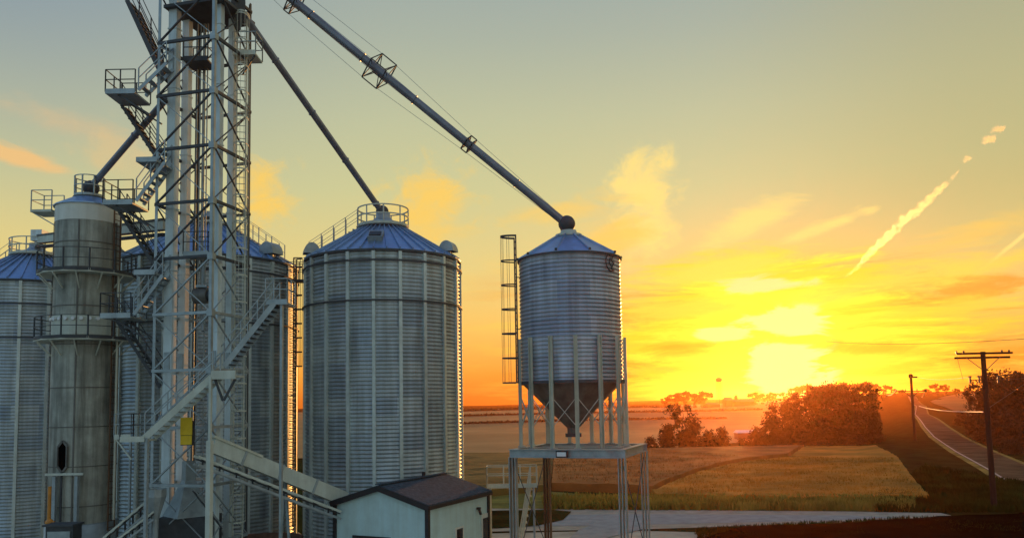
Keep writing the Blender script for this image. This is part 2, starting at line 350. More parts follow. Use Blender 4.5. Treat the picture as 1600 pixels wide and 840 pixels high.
def drape(name, poly, m, dz, kind='structure', label=None, cat=None, thick=0.0, rough=0.0, fine=None):
    """a sheet cut to an outline on the ground and laid dz above it; thick gives a crop its standing height"""
    bm = bmesh.new(); f = bm.faces.new([bm.verts.new((p[0], p[1], 0)) for p in poly])
    x0, x1 = min(p[0] for p in poly), max(p[0] for p in poly); y0, y1 = min(p[1] for p in poly), max(p[1] for p in poly)
    gx = [x for x in XS if x0 < x < x1]; gy = [y for y in YS if y0 < y < y1]
    if fine:
        gx = [x0 + fine * k for k in range(1, int((x1 - x0) / fine) + 1)]; gy = [y0 + fine * k for k in range(1, int((y1 - y0) / fine) + 1)]
    for x in gx: bmesh.ops.bisect_plane(bm, geom=bm.verts[:] + bm.edges[:] + bm.faces[:], plane_co=(x, 0, 0), plane_no=(1, 0, 0))
    for y in gy: bmesh.ops.bisect_plane(bm, geom=bm.verts[:] + bm.edges[:] + bm.faces[:], plane_co=(0, y, 0), plane_no=(0, 1, 0))
    bmesh.ops.triangulate(bm, faces=bm.faces[:])
    rng = random.Random(hash(name) % 1000 if False else len(name) * 7)
    border = [e for e in bm.edges if e.is_boundary]
    for v in bm.verts: v.co.z = hz(v.co.x, v.co.y) + dz + thick + (rng.uniform(-1, 1) * rough if rough else 0)
    if thick > 0:
        r = bmesh.ops.extrude_edge_only(bm, edges=border)
        for v in [g for g in r['geom'] if isinstance(g, bmesh.types.BMVert)]: v.co.z = hz(v.co.x, v.co.y) - 0.05
    bmesh.ops.recalc_face_normals(bm, faces=bm.faces)
    me = bpy.data.meshes.new(name); bm.to_mesh(me); bm.free(); me.materials.append(m)
    if not thick or rough < 0.05:
        me.polygons.foreach_set('use_smooth', [True] * len(me.polygons))
    o = bpy.data.objects.new(name, me); C.objects.link(o); tag(o, label, cat, None, kind); return o
G = lambda *pts: [tuple(onground(px, py)[:2]) for px, py in pts]
# far hillside fields
drape('field', [(-500, 190), (25, 190), (62, 215), (120, 300), (240, 560), (330, 800), (330, 1000), (-800, 1100)], M['tan'], 0.12)
drape('field', [(-200, 128), (5, 128), (18, 150), (10, 189), (-300, 189)], M['brown'], 0.16)
drape('field', [(130, 232), (168, 300), (270, 520), (520, 900), (900, 1000), (620, 420), (200, 215)], M['tan_dark'], 0.12)
# near crops
drape('crop_field', G((600, 742), (600, 792), (860, 767), (868, 700), (600, 700)), M['brown'], 0.0, 'stuff', 'brown green standing crop behind the shed and bins', 'crop', 0.55, 0.07, 1.6)
edge = [(1022, 771), (1050, 757), (1085, 744), (1125, 732), (1170, 723), (1230, 716.5)]
drape('crop_field', G((868, 701), (862, 766), *edge) + [(46, 128), (14, 128)], M['red'], 0.0, 'stuff', 'russet standing crop beyond the raised hopper', 'crop', 0.7, 0.07, 1.6)
drape('crop_field', G((1018, 774), (1028, 781), (1250, 786), (1452, 783), (1428, 757), (1402, 722)) + [(52, 116), (46, 127)] + G(*[(x + 4, y + 2) for x, y in edge[::-1]]), M['gold'], 0.0, 'stuff', 'golden ripe crop with a curved left edge beside the lane', 'crop', 0.5, 0.07, 1.6)
drape('verge', G((700, 770), (700, 794), (1000, 796), (1330, 799), (1415, 799.5), (1400, 786), (1250, 788), (1020, 783), (860, 768)), M['verge'], 0.05)
# lane, yard, road
drape('shoulder', G((640, 786), (640, 832), (1000, 827), (1300, 817), (1420, 811), (1490, 806), (1470, 801.5), (1330, 799), (1000, 796)), M['shoulder'], 0.03)
drape('lane', G((640, 806), (640, 826), (1000, 820), (1300, 813.5), (1400, 808.5), (1330, 805.5), (1000, 803.5)), M['gravel'], 0.045)
drape('yard', [(-60, 12), (9.0, 12), (9.6, 43.2), (12.0, 45.9), (6.4, 47.5), (-4, 47.2), (-60, 46)], M['pad'], 0.02)
drape('asphalt_apron', G((868, 860), (905, 828), (960, 808), (1000, 806), (1010, 826), (930, 845), (900, 870)), M['gravel'], 0.055)
drape('lawn', G((700, 800), (860, 797), (893, 800), (880, 813), (840, 822), (700, 830)), M['grass'], 0.08)
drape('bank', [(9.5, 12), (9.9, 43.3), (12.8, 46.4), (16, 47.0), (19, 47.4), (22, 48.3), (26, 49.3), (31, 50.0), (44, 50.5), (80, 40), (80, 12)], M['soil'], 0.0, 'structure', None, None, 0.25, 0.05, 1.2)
cl = [(26, 20), (36, 46), (43, 62), (49.5, 77), (59, 100), (73, 132), (90, 168), (118, 226), (152, 296), (215, 420), (300, 600)]
def offset(path, d):
    out = []
    for i, p in enumerate(path):
        a = Vector(path[max(0, i - 1)]); b = Vector(path[min(len(path) - 1, i + 1)]); t = (b - a).normalized(); out.append((p[0] + t.y * d, p[1] - t.x * d))
    return out
def strip(name, path, d0, d1, m, dz):
    fine_ = []
    for a, b in zip(path[:-1], path[1:]):
        n = max(1, int((Vector(b) - Vector(a)).length / 4)); fine_ += [tuple(Vector(a).lerp(Vector(b), k / n)) for k in range(n)]
    fine_.append(path[-1]); A = offset(fine_, d0); B = offset(fine_, d1); mb = MB()
    for (a, b) in zip(A, B):
        mb.v += [Vector((a[0], a[1], hz(*a) + dz)), Vector((b[0], b[1], hz(*b) + dz))]
    for i in range(len(A) - 1): mb.f.append((2 * i, 2 * i + 1, 2 * i + 3, 2 * i + 2)); mb.smooth.append(True)
    return tag(mesh_obj(name, mb, m, Vector((0, 0, 0))), kind='structure')
strip('road_shoulder', cl, -4.5, 1.0, M['verge'], 0.10)
strip('road', cl, -3.9, 0.4, M['road'], 0.14)
strip('road_line', cl, -3.8, -3.58, M['line'], 0.155)

# tufts of grass along the lane and the fields: nobody could count them
def tufts(name, region, n, h0, h1, m, label, seed):
    rng = random.Random(seed); mb = MB()
    for _ in range(n):
        x, y = region(rng); z = hz(x, y)
        for b in range(4):
            a = rng.uniform(0, 6.28); h = rng.uniform(h0, h1); w = h * 0.13; lx, ly = math.cos(a) * h * 0.35, math.sin(a) * h * 0.35
            p = Vector((x + rng.uniform(-.12, .12), y + rng.uniform(-.12, .12), z)); q = Vector((-math.sin(a), math.cos(a), 0)) * w
            mb.add([p - q, p + q, p + Vector((lx * .4, ly * .4, h * .6)) + q * .7, p + Vector((lx, ly, h))], [(0, 1, 2, 3)])
    o = mesh_obj(name, mb, m, Vector((0, 0, 0))); return tag(o, label, 'grass', None, 'stuff')
def band_px(x0, x1, ya, yb):
    def f(rng):
        t = rng.random(); x = x0 + (x1 - x0) * t; p = onground(x, ya(t) + (yb(t) - ya(t)) * rng.random()); return p.x, p.y
    return f
tufts('roadside_grass', band_px(850, 1430, lambda t: 796 + 3 * t, lambda t: 780 + 3 * t), 3600, 0.25, 0.7, M['blade'], 'yellow green roadside grass between the lane and the golden crop', 3)
tufts('rough_grass', band_px(1370, 1600, lambda t: 800, lambda t: 778 - 60 * min(1, 3 * t) + 40 * t), 4200, 0.25, 0.6, M['blade_dark'], 'dark rough grass on the verge between crop and road', 4)
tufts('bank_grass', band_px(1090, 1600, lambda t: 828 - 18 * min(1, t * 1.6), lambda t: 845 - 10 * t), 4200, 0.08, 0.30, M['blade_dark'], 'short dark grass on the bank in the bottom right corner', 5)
def in_poly(poly):
    x0, x1 = min(p[0] for p in poly), max(p[0] for p in poly); y0, y1 = min(p[1] for p in poly), max(p[1] for p in poly)
    def f(rng):
        while True:
            x, y = rng.uniform(x0, x1), rng.uniform(y0, y1); c = False
            for (ax, ay), (bx, by) in zip(poly, poly[1:] + poly[:1]):
                if (ay > y) != (by > y) and x < (bx - ax) * (y - ay) / (by - ay) + ax: c = not c
            if c: return x, y
    return f
tufts('crop_tops', in_poly(G((1030, 774), (1034, 780), (1250, 785), (1446, 782), (1422, 757), (1398, 724), (1230, 718), (1125, 734), (1060, 756))), 5200, 0.45, 0.72, M['gold'], 'ragged ripe tops of the golden crop', 6)
tufts('crop_tops', in_poly(G((872, 704), (866, 764), (1015, 769), (1080, 744), (1165, 721), (1010, 706))), 3600, 0.6, 0.92, M['red'], 'ragged tops of the russet crop beside the hopper legs', 7)

# ------------------------------------------------------------------ grain bins
def corrugated(c, r, z0, z1, pitch, amp, n=96, per=6):
    prof = []; k = int((z1 - z0) / pitch * per)
    for i in range(k + 1):
        z = z0 + (z1 - z0) * i / k; prof.append((r + amp * math.sin((z - z0) / pitch * 2 * math.pi), z))
    return MB().lathe(c, prof, n)
def railing_ring(c, r, z, h, posts, rail=0.03, a0=0.0, a1=2 * math.pi):
    mb = MB(); n = 40
    for hh in (h, h * 0.55): 
        mb.lathe((c[0], c[1], z + hh), [(r - rail, -rail), (r + rail, -rail), (r + rail, rail), (r - rail, rail)], n, False, True, a0, a1)
    mb.lathe((c[0], c[1], z), [(r - .015, 0), (r + .015, 0), (r + .015, .14), (r - .015, .14)], n, False, True, a0, a1)
    for k in range(posts):
        t = a0 + (a1 - a0) * k / posts; p = Vector((c[0] + math.cos(t) * r, c[1] + math.sin(t) * r, z)); mb.bar(p, p + Vector((0, 0, h)), 0.055)
    return mb
def roof_vent(parent, c, ang, rr, z, slope, s=1.0):
    s *= 0.85
    """half-round hood standing on the roof near the eave"""
    d = Vector((math.cos(ang), math.sin(ang), 0)); q = Vector((-d.y, d.x, 0)); p = Vector((c[0], c[1], z)) + d * rr
    mb = MB(); n = 14; w = 0.46 * s; L = 0.85 * s; vs_ = []
    prof = [(math.cos(math.pi * k / n), math.sin(math.pi * k / n)) for k in range(n + 1)]
    for side in (-1, 1):
        for (a, b) in prof: vs_.append(p + q * side * w + d * (a * L * 0.62) + Vector((0, 0, b * L * 0.85 + 0.1)))
    m_ = n + 1
    mb.add(vs_, [(k, k + 1, m_ + k + 1, m_ + k) for k in range(n)], True)
    mb.add(vs_, [tuple(range(m_)), tuple(range(2 * m_ - 1, m_ - 1, -1))])
    v = part('roof_vent', mb, M['steel'], parent)
    part('vent_neck', MB().box(p - d * 0.12 + Vector((0, 0, -0.12)), (0.62 * s, 0.62 * s, 0.5 * s)), M['steel'], v)

def grain_bin(label, cx, cy, r, eave, peak_r, ribs, rings, vents, pk_h=1.05, rot=0.0, hatch=None, stair=None):
    t = thing('grain_bin', label, 'grain bin', (cx, cy, 0), 'corrugated steel grain bins'); c = (cx, cy, 0)
    part('wall', corrugated(c, r, 0.15, eave, 0.20, 0.030), M['bin'], t)
    rise = (r - peak_r) * math.tan(R(32)); zt = eave + rise
    nr = ribs * 2
    rb = MB().lathe((cx, cy, 0), [(r + 0.10, eave - 0.10), (r + 0.12, eave - 0.03), (peak_r, zt), (peak_r, zt + 0.22), (0.02, zt + 0.24)], nr, False)
    rf = part('roof', rb, M['roof'], t)
    for k in range(nr):
        a = rot + 2 * math.pi * k / nr; d = Vector((math.cos(a), math.sin(a), 0))
        part('roof_rib', MB().bar(Vector(c) + d * (r + .10) + Vector((0, 0, eave + 0.02)), Vector(c) + d * peak_r + Vector((0, 0, zt + 0.05)), 0.06, 0.09), M['roof'], rf)
    part('eave_angle', MB().ring((cx, cy, eave - 0.10), r + 0.07, 0.09, 0.10, 80), M['dark'], t)
    for k in range(ribs):
        a = rot + 2 * math.pi * k / ribs; d = Vector((math.cos(a), math.sin(a), 0)); q = Vector((-d.y, d.x, 0)); p = Vector(c) + d * (r + 0.045); z0 = Vector((0, 0, 0.0)); z1 = Vector((0, 0, eave - 0.16))
        part('stiffener', MB().bar(p + z0, p + z1, 0.17, 0.15, d), M['rib'], t)
    for z in rings:
        part('wind_ring', MB().ring((cx, cy, z), r + 0.135, 0.05, 0.09, 80), M['dark'], t)
    part('footing', MB().lathe(c, [(r + 0.35, 0), (r + 0.35, 0.14), (r - 0.1, 0.14)], 64, False), M['pad'], t)
    for (adeg, s) in vents:
        rr = r * 0.93; roof_vent(t, c, R(adeg), rr, eave + (r - rr) * math.tan(R(32)), 32, s)
    # platform and rail round the peak
    pf = part('peak_platform', MB().lathe((cx, cy, zt), [(peak_r - 0.2, -0.12), (peak_r + 0.32, -0.12), (peak_r + 0.32, -0.02), (peak_r - 0.2, -0.02)], 40, False, True), M['dark'], t)
    part('railing', railing_ring(c, peak_r + 0.30, zt - 0.02, pk_h, 9), M['palesteel'], pf)
    part('peak_cap', MB().lathe((cx, cy, zt), [(peak_r * 0.9, 0.2), (0.55, 0.42), (0.40, 0.60), (0.40, 0.85), (0.01, 0.86)], 28), M['steel'], t)
    if hatch is not None:
        d = Vector((math.cos(R(hatch)), math.sin(R(hatch)), 0)); q = Vector((-d.y, d.x, 0)); sl = (Vector((0, 0, 1)) * math.sin(R(32)) - d * math.cos(R(32)))
        nrm = (d * math.sin(R(32)) + Vector((0, 0, 1)) * math.cos(R(32))); p = Vector(c) + d * (r * 0.72) + Vector((0, 0, eave + r * 0.28 * math.tan(R(32))))
        M3 = Matrix((q, sl, nrm)).transposed()
        h = part('roof_hatch', MB().box(p + nrm * 0.14, (0.75, 0.95, 0.26), M3), M['steel'], t); part('hatch_lid', MB().box(p + nrm * 0.30 - sl * 0.1, (0.60, 0.5, 0.06), M3), M['dark'], h)
    if stair is not None:
        d = Vector((math.cos(R(stair)), math.sin(R(stair)), 0)); q = Vector((-d.y, d.x, 0)); mb = MB()
        a = Vector(c) + d * (r - 0.2) + Vector((0, 0, eave + 0.1)); b = Vector(c) + d * (peak_r + 0.3) + Vector((0, 0, zt))
        for s_ in (-0.3, 0.3):
            for hh in (0.95, 0.5): mb.bar(a + q * s_ + Vector((0, 0, hh)), b + q * s_ + Vector((0, 0, hh)), 0.022)
            for k in range(5): p = a.lerp(b, k / 4) + q * s_; mb.bar(p, p + Vector((0, 0, 0.95)), 0.04)
        for k in range(13): p = a.lerp(b, k / 12); mb.bar(p + q * -.3, p + q * .3, 0.12, 0.04)
        part('roof_stair', mb, M['steel'], t)
    return t, zt

# the bin whose whole front shows, beside the shed
MX, MY, MR = at(600, 600, 44).x, 44.0, 4.20
EA = 15.45
bin_mid, zt_mid = grain_bin('corrugated steel grain bin with its whole front in view behind the small shed', MX, MY, MR, EA, 1.10, 20,
    [EA - 0.62, EA - 2.65], [(200, 0.95), (-18, 0.95), (60, .9), (130, .9)], rot=R(2.5), hatch=-88, stair=188)
BX = at(322, 600, 45.5).x
bin_two, zt_two = grain_bin('corrugated steel grain bin half hidden behind the lattice elevator tower', BX, 45.5, 4.95, 15.6, 1.15, 22,
    [14.75, 12.0], [(196, 0.95), (-24, 1.1), (80, .9)], rot=R(5), stair=-14)
LX = at(50, 600, 51).x
bin_left, zt_left = grain_bin('corrugated steel grain bin with a deep blue roof at the left edge of the photo', LX, 51.0, 4.55, 15.4, 1.20, 20,
    [13.9, 11.9], [(-50, .9), (120, .9)], rot=R(4), stair=178)

# caged ladder between the two bins, fixed to the second one
def caged_ladder(name, parent, p, out, z0, z1, m=None, cage0=None, hoop=0.9, rad=0.36, w=0.42, dark=None):
    """ladder along z at p; out points away from the wall"""
    m = m or M['steel']; out = Vector(out).normalized(); q = Vector((-out.y, out.x, 0)); p = Vector((p[0], p[1], 0)); up = Vector((0, 0, 1)); mb = MB()
    for s in (-w / 2, w / 2): mb.bar(p + q * s + up * z0, p + q * s + up * z1, 0.045, 0.06)
    k = z0 + 0.15
    while k < z1: mb.bar(p + q * -w / 2 + up * k, p + q * w / 2 + up * k, 0.03); k += 0.3
    k = z0
    while k < z1: mb.bar(p + up * k, p - out * 0.22 + up * k, 0.04); k += 2.4
    ld = part(name, mb, m, parent)
    if cage0 is not None:
        cb = MB(); z = cage0; zs = []
        while z < z1 + 0.05: zs.append(z); z += hoop
        zs.append(z1)
        for z in zs:
            pts = []
            for k in range(13):
                t = math.pi * k / 12; pts.append(p + q * math.cos(t) * rad + out * (math.sin(t) * rad * 2.0) + up * z)
            for a, b in zip(pts[:-1], pts[1:]): cb.bar(a, b, 0.02, 0.06)
        for k in range(0, 13, 2):
            t = math.pi * k / 12; a = p + q * math.cos(t) * (rad) + out * (math.sin(t) * rad * 2.0); cb.bar(a + up * cage0, a + up * z1, 0.014)
        part('safety_cage', cb, dark or m, ld)
    return ld
d2 = Vector((math.cos(R(-8)), math.sin(R(-8)), 0)); pl = Vector((BX, 45.5, 0)) + d2 * 5.28
caged_ladder('caged_ladder', bin_two, pl, d2, 1.0, 15.9, M['dark'], 9.8, 0.8, 0.22, 0.36)
cw = thing('catwalk', 'short dark steel catwalk bridging the two front grain bins near the eaves', 'catwalk', (pl.x, pl.y, 14.6))
part('deck', MB().bar((pl.x - .35, pl.y, 14.62), (MX - MR * .97, MY + .6, 14.55), 0.7, 0.12), M['dark'], cw)
hb = MB()
for s in (-.35, .35):
    a, b = Vector((pl.x - .35, pl.y + s, 14.65)), Vector((MX - MR * .97, MY + .6 + s, 14.6))
    for hh in (1.0, .55): hb.bar(a + Vector((0, 0, hh)), b + Vector((0, 0, hh)), 0.03)
    for k in range(3): p = a.lerp(b, k / 2); hb.bar(p, p + Vector((0, 0, 1.0)), 0.04)
part('railing', hb, M['dark'], cw)

# ------------------------------------------------------------------ hopper bin on its raised frame
HX, HY, HR = 2.74, 37.0, 2.34
UP = Vector((0, 0, 1))
hop = thing('hopper_bin', 'small corrugated hopper bin with cone bottom standing on a raised steel frame', 'hopper bin', (HX, HY, 5.5))
hc = (HX, HY, 0)
ZB, ZE, ZD = 8.42, 14.15, 5.53
wall = part('wall', corrugated(hc, HR, ZB, ZE, 0.18, 0.024, 80), M['bin_hopper'], hop)
rb = MB().lathe(hc, [(HR + .09, ZE - .08), (HR + .10, ZE), (0.55, ZE + 1.10), (0.50, ZE + 1.12)], 10, False)
hrf = part('roof', rb, M['roof'], hop)
for k in range(10):
    a = 2 * math.pi * k / 10; d = Vector((math.cos(a), math.sin(a), 0)); a_ = Vector(hc) + d * (HR + .08) + UP * (ZE + .03); b_ = Vector(hc) + d * 0.55 + UP * (ZE + 1.13)
    part('roof_rib', MB().bar(a_, b_, 0.07, 0.10), M['roof'], hrf)
    part('eave_clip', MB().box(a_ + UP * .04, (0.10, 0.10, 0.10)), M['dark'], hrf)
part('eave_ring', MB().ring((HX, HY, ZE - .06), HR + .06, .07, .08, 64), M['dark'], hop)
part('roof_cap', MB().lathe((HX, HY, ZE + 1.08), [(0.60, 0), (0.62, 0.10), (0.40, 0.16), (0.36, 0.30), (0.01, 0.31)], 28), M['palesteel'], hop)
part('hopper_cone', MB().lathe(hc, [(HR - .02, ZB + .02), (HR - .06, ZB - .05), (0.28, 6.35), (0.26, 6.1), (0.01, 6.1)], 14, False), M['cone'], hop)
part('base_ring', MB().ring((HX, HY, ZB), HR + .04, .10, .14, 64), M['dark'], hop)
part('slide_gate', MB().box((HX, HY, 6.02), (0.7, 0.6, 0.16)), M['dark'], hop)
NC = 14
for k in range(NC):
    a = R(-90) + 2 * math.pi * k / NC; d = Vector((math.cos(a), math.sin(a), 0)); p = Vector(hc) + d * (HR + 0.09)
    cb = MB().bar(p + UP * ZD, p + UP * 10.42, 0.17, 0.03, d); q = Vector((-d.y, d.x, 0))
    for s in (-1, 1): cb.bar(p + q * s * .075 + d * .05 + UP * ZD, p + q * s * .075 + d * .05 + UP * 10.42, 0.02, 0.10, d)
    cm = part('column', cb, M['cream'], hop)
    part('base_plate', MB().box(p + UP * (ZD + .01), (0.3, 0.3, 0.03), Matrix.Rotation(a, 3, 'Z')), M['steel'], cm)
    a2 = a + 2 * math.pi / NC; d2_ = Vector((math.cos(a2), math.sin(a2), 0)); p2 = Vector(hc) + d2_ * (HR + 0.09)
    part('cross_brace', MB().bar(p + UP * 6.45, p2 + UP * 7.75, 0.05, 0.02).bar(p + UP * 7.75, p2 + UP * 6.45, 0.05, 0.02), M['palesteel'], hop)
# round mark of dark strokes on the sheet, upper right
am = R(-90 + 47); zm = 13.72
def onwall(u, w_): a = am + u / HR; rr = HR + 0.05; return Vector((HX + math.cos(a) * rr, HY + math.sin(a) * rr, zm + w_))
eb = MB()
arc = [onwall(math.cos(t) * .34, math.sin(t) * .40) for t in [R(50) + R(250) * k / 16 for k in range(17)]]
eb.path(arc, 0.03, 5); eb.path([onwall(-.1, .30), onwall(.20, .36), onwall(.02, .05), onwall(.24, .0), onwall(.0, -.30), onwall(.22, -.36)], 0.028, 5); eb.path([onwall(-.05, .18), onwall(-.12, -.06), onwall(.02, -.18)], 0.028, 5)
part('emblem', eb, M['dark'], wall)
dl = Vector((-0.985, -0.17, 0)).normalized()
caged_ladder('caged_ladder', hop, Vector(hc) + dl * (HR + .22), dl, 8.5, 15.2, M['dark'], 8.45, 1.12, 0.34, 0.40)

# raised square frame
fr = thing('support_frame', 'raised square frame of steel beams on four tall legs under the hopper bin', 'steel frame', (3.0, 36.9, 0))
phi = R(20); ex = Vector((math.cos(phi), -math.sin(phi), 0)); ey = Vector((math.sin(phi), math.cos(phi), 0)); S4 = 4.85
c0 = Vector((-0.05, 35.4, 0)); cor = [c0, c0 + ex * S4, c0 + ex * S4 + ey * S4, c0 + ey * S4]
def ibeam(a, b, h, w):
    mb = MB(); t = 0.03
    mb.bar(a, b, 0.03, h - 2 * t); dz = UP * (h / 2 - t / 2); mb.bar(a + dz, b + dz, w, t); mb.bar(a - dz, b - dz, w, t); return mb
for i in range(4):
    a, b = cor[i], cor[(i + 1) % 4]; d = (b - a).normalized()
    part('beam', ibeam(a - d * (.15 if i % 2 == 0 else -.16) + UP * 5.33, b + d * (.15 if i % 2 == 0 else -.16) + UP * 5.33, 0.36, 0.26), M['steel'], fr)
    lb = MB(); M3 = Matrix((ex, ey, UP)).transposed(); h = 5.14
    lb.box(a + UP * h / 2, (0.03, 0.26, h), M3)
    for s in (-1, 1): lb.box(a + ex * s * .14 + UP * h / 2, (0.035, 0.30, h), M3)
    lg = part('leg', lb, M['steel'] if i != 3 else M['rust'], fr)
    part('foot_plate', MB().box(a + UP * .03, (0.5, 0.5, 0.05), M3), M['dark'], lg)
for k in (1, 2, 3):
    a = cor[0] + ey * S4 * k / 4; part('cross_beam', ibeam(a + UP * 5.34 + ex * .1, a + ex * (S4 - .1) + UP * 5.34, 0.24, 0.16), M['steel'], fr)
for (i, j) in ((1, 2), (3, 0)):
    part('rod_brace', MB().tube(cor[i] + UP * .3, cor[j] + UP * 5.0, 0.022, 6), M['dark'], fr); part('rod_brace', MB().tube(cor[j] + UP * .3, cor[i] + UP * 5.0, 0.022, 6), M['dark'], fr)
fl = part('floodlight', MB().bar(c0 + ex * 2.05 - ey * .2 + UP * 5.32, c0 + ex * 2.55 - ey * .2 + UP * 5.32, 0.16, 0.28), M['trim'], fr)
part('lens', MB().bar(c0 + ex * 2.10 - ey * .29 + UP * 5.32, c0 + ex * 2.50 - ey * .29 + UP * 5.32, 0.02, 0.18), M['lens'], fl)

# ------------------------------------------------------------------ tower dryer
DX, DY, DR = at(135, 500, 38).x, 38.0, 1.43
dry = thing('tower_dryer', 'tall stained tan cylindrical grain dryer with a white band below its small blue roof', 'grain dryer', (DX, DY, 0))
dc_ = (DX, DY, 0); ztop = 17.25
zs = [2.2 + k * 1.2 for k in range(12)]
part('shell', MB().lathe(dc_, [(DR, 1.6), (DR, 16.42)], 48), M['concrete'], dry)
part('white_band', MB().lathe(dc_, [(DR + .015, 16.42), (DR + .015, ztop)], 48), M['white'], dry)
part('roof', MB().lathe(dc_, [(DR + .10, ztop - .05), (DR + .10, ztop), (0.62, ztop + .52), (0.01, ztop + .54)], 20, False), M['roof'], dry)
for z in (3.2, 5.0, 6.8, 8.6, 10.6, 12.4, 14.2, 15.4): part('seam_band', MB().ring((DX, DY, z), DR + .012, .03, .045, 48), M['cone'], dry)
for k in range(5):
    a = R(-78 + 72 * k); d = Vector((math.cos(a), math.sin(a), 0)); p = Vector(dc_) + d * (DR + .02); part('seam_strip', MB().bar(p + UP * 1.7, p + UP * 16.4, 0.06, 0.03, d), M['cone'], dry)
part('plenum_band', MB().lathe(dc_, [(DR + .03, 11.05), (DR + .03, 11.95)], 48), M['palesteel'], dry)
for k in range(8):
    a = R(-135 + 13 * k); d = Vector((math.cos(a), math.sin(a), 0)); p = Vector(dc_) + d * (DR + .04); part('burner_port', MB().tube(p + UP * 11.78, p + d * .09 + UP * 11.78, 0.085, 8), M['lens'], dry)
part('base_skirt', MB().lathe(dc_, [(DR + .10, 0), (DR + .10, 2.35), (DR, 2.4)], 40), M['steel'], dry)
mo = [(-.17, -.42), (0, -.66), (.17, -.42), (.17, .38), (0, .62), (-.17, .38)]
om = MB(); P0 = Vector((DX - .12, DY - DR - .03, 5.5)); tq = Vector((1, 0, 0)); nq = Vector((0, -1, 0))
om.add([P0 + tq * u + UP * w_ + nq * e for e in (.06, -.08) for (u, w_) in mo], [(0, 1, 2, 3, 4, 5), (11, 10, 9, 8, 7, 6)] + [(k, (k + 1) % 6, 6 + (k + 1) % 6, 6 + k) for k in range(6)])
dk_ = part('dark_port', om, M['black'], dry)
fo = MB(); ring_ = [P0 + tq * u * 1.2 + UP * w_ * 1.12 + nq * .07 for (u, w_) in mo]
for k in range(6): fo.bar(ring_[k], ring_[(k + 1) % 6], .05, .09)
part('port_frame', fo, M['cone'], dk_)
part('drain_pipe', MB().tube(P0 + nq * .1 - UP * .7, P0 + nq * .1 - UP * 3.6, 0.05, 8), M['dark'], dry)
for s in (-1, 1): part('corner_post', MB().bar((DX + s * .5 + .1, DY - DR - .16, 0), (DX + s * .5 + .1, DY - DR - .16, 4.6), .18, .12), M['steel'], dry)
part('lintel', MB().bar((DX - .8, DY - DR - .20, 4.7), (DX + .9, DY - DR - .20, 4.7), .10, .10), M['palesteel'], dry)
def ring_walk(z, r_out):
    w = part('ring_walkway', MB().lathe((DX, DY, z), [(DR + .05, -.06), (r_out, -.06), (r_out, .10), (r_out - .03, .10), (r_out - .03, 0), (DR + .05, 0)], 12, False, True), M['palesteel'], dry)
    part('railing', railing_ring(dc_, r_out - .02, z, 1.05, 12, 0.016), M['dark'], w)
    for k in range(12):
        a = 2 * math.pi * k / 12 + .26; d = Vector((math.cos(a), math.sin(a), 0)); part('bracket', MB().bar(Vector(dc_) + d * r_out * .97 + UP * (z - .08), Vector(dc_) + d * (DR + .02) + UP * (z - .75), 0.05), M['palesteel'], w)
ring_walk(at(135, 432, 38).z, 2.12); ring_walk(at(135, 533, 38).z, 2.15)
part('peak_railing', railing_ring(dc_, .66, ztop + .50, 1.0, 8, .02), M['steel'], dry)
part('peak_deck', MB().lathe((DX, DY, ztop + .48), [(.2, -.05), (.72, -.05), (.72, .04), (.2, .04)], 24, False, True), M['dark'], dry)
sp_ = at(74, 333, 38); bal = part('side_balcony', MB().box((sp_.x, DY, sp_.z), (1.0, 1.1, .12)), M['palesteel'], dry)
br = MB()
for hh in (1.0, .52):
    p = [Vector((sp_.x + .5, DY - .52, sp_.z + hh)), Vector((sp_.x - .48, DY - .52, sp_.z + hh)), Vector((sp_.x - .48, DY + .52, sp_.z + hh)), Vector((sp_.x + .5, DY + .52, sp_.z + hh))]
    for a, b in zip(p[:-1], p[1:]): br.bar(a, b, .035)
for q in p: br.bar(q - UP * .52, q + UP * .48, .04)
part('railing', br, M['steel'], bal); part('bracket', MB().bar((sp_.x - .45, DY - .4, sp_.z - .06), (DX - DR + .1, DY - .3, sp_.z - .75), .05), M['steel'], bal)
dd = Vector((0.97, -0.24, 0)).normalized(); pd = Vector(dc_) + dd * (DR + .2)
caged_ladder('caged_ladder', dry, pd, dd, 2.0, 17.0, M['rust'], None)
part('service_pipe', MB().tube((pd.x + .16, pd.y - .1, 2.5), (pd.x + .16, pd.y - .1, 14.0), .055, 8), M['cream'], dry)

# ------------------------------------------------------------------ elevator tower
F0 = Vector((-12.65, 33.5, 0)); e1 = Vector((-.971, .2386, 0)); e2 = Vector((.2386, .971, 0)); TS = 2.83
TC = F0 + (e1 + e2) * TS / 2; legs = [F0, F0 + e1 * TS, F0 + (e1 + e2) * TS, F0 + e2 * TS]      # front, left, back, right
tow = thing('elevator_tower', 'tall square lattice tower of galvanised angles holding the bucket elevators', 'lattice tower', TC)
Z0, DZ, NL = 23.62 - 2.41 * 9, 2.41, 11
levels = [Z0 + DZ * k for k in range(NL)]; ZTOP = levels[-1] + .4
for i, p in enumerate(legs):
    lb = MB(); a, b = e1 * (1 if i in (0, 3) else -1), e2 * (1 if i in (0, 1) else -1)
    w = .13
    M3 = Matrix((e1, e2, UP)).transposed()
    lb.box(p + a * w / 2 + UP * ZTOP / 2, (w, .025, ZTOP), M3).box(p + b * w / 2 + UP * ZTOP / 2, (.025, w, ZTOP), M3)
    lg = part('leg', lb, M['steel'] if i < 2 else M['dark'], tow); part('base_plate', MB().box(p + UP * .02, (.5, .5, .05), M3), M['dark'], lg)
    if i == 0:
        for z in levels: part('gusset', MB().box(p + (a + b) * .06 + UP * (z - .02), (.26, .26, .28), M3), M['steel'], lg)
def brace(a, b, w=.07, m='dark'): part('brace', MB().bar(a, b, w, w * .6), M[m], tow)
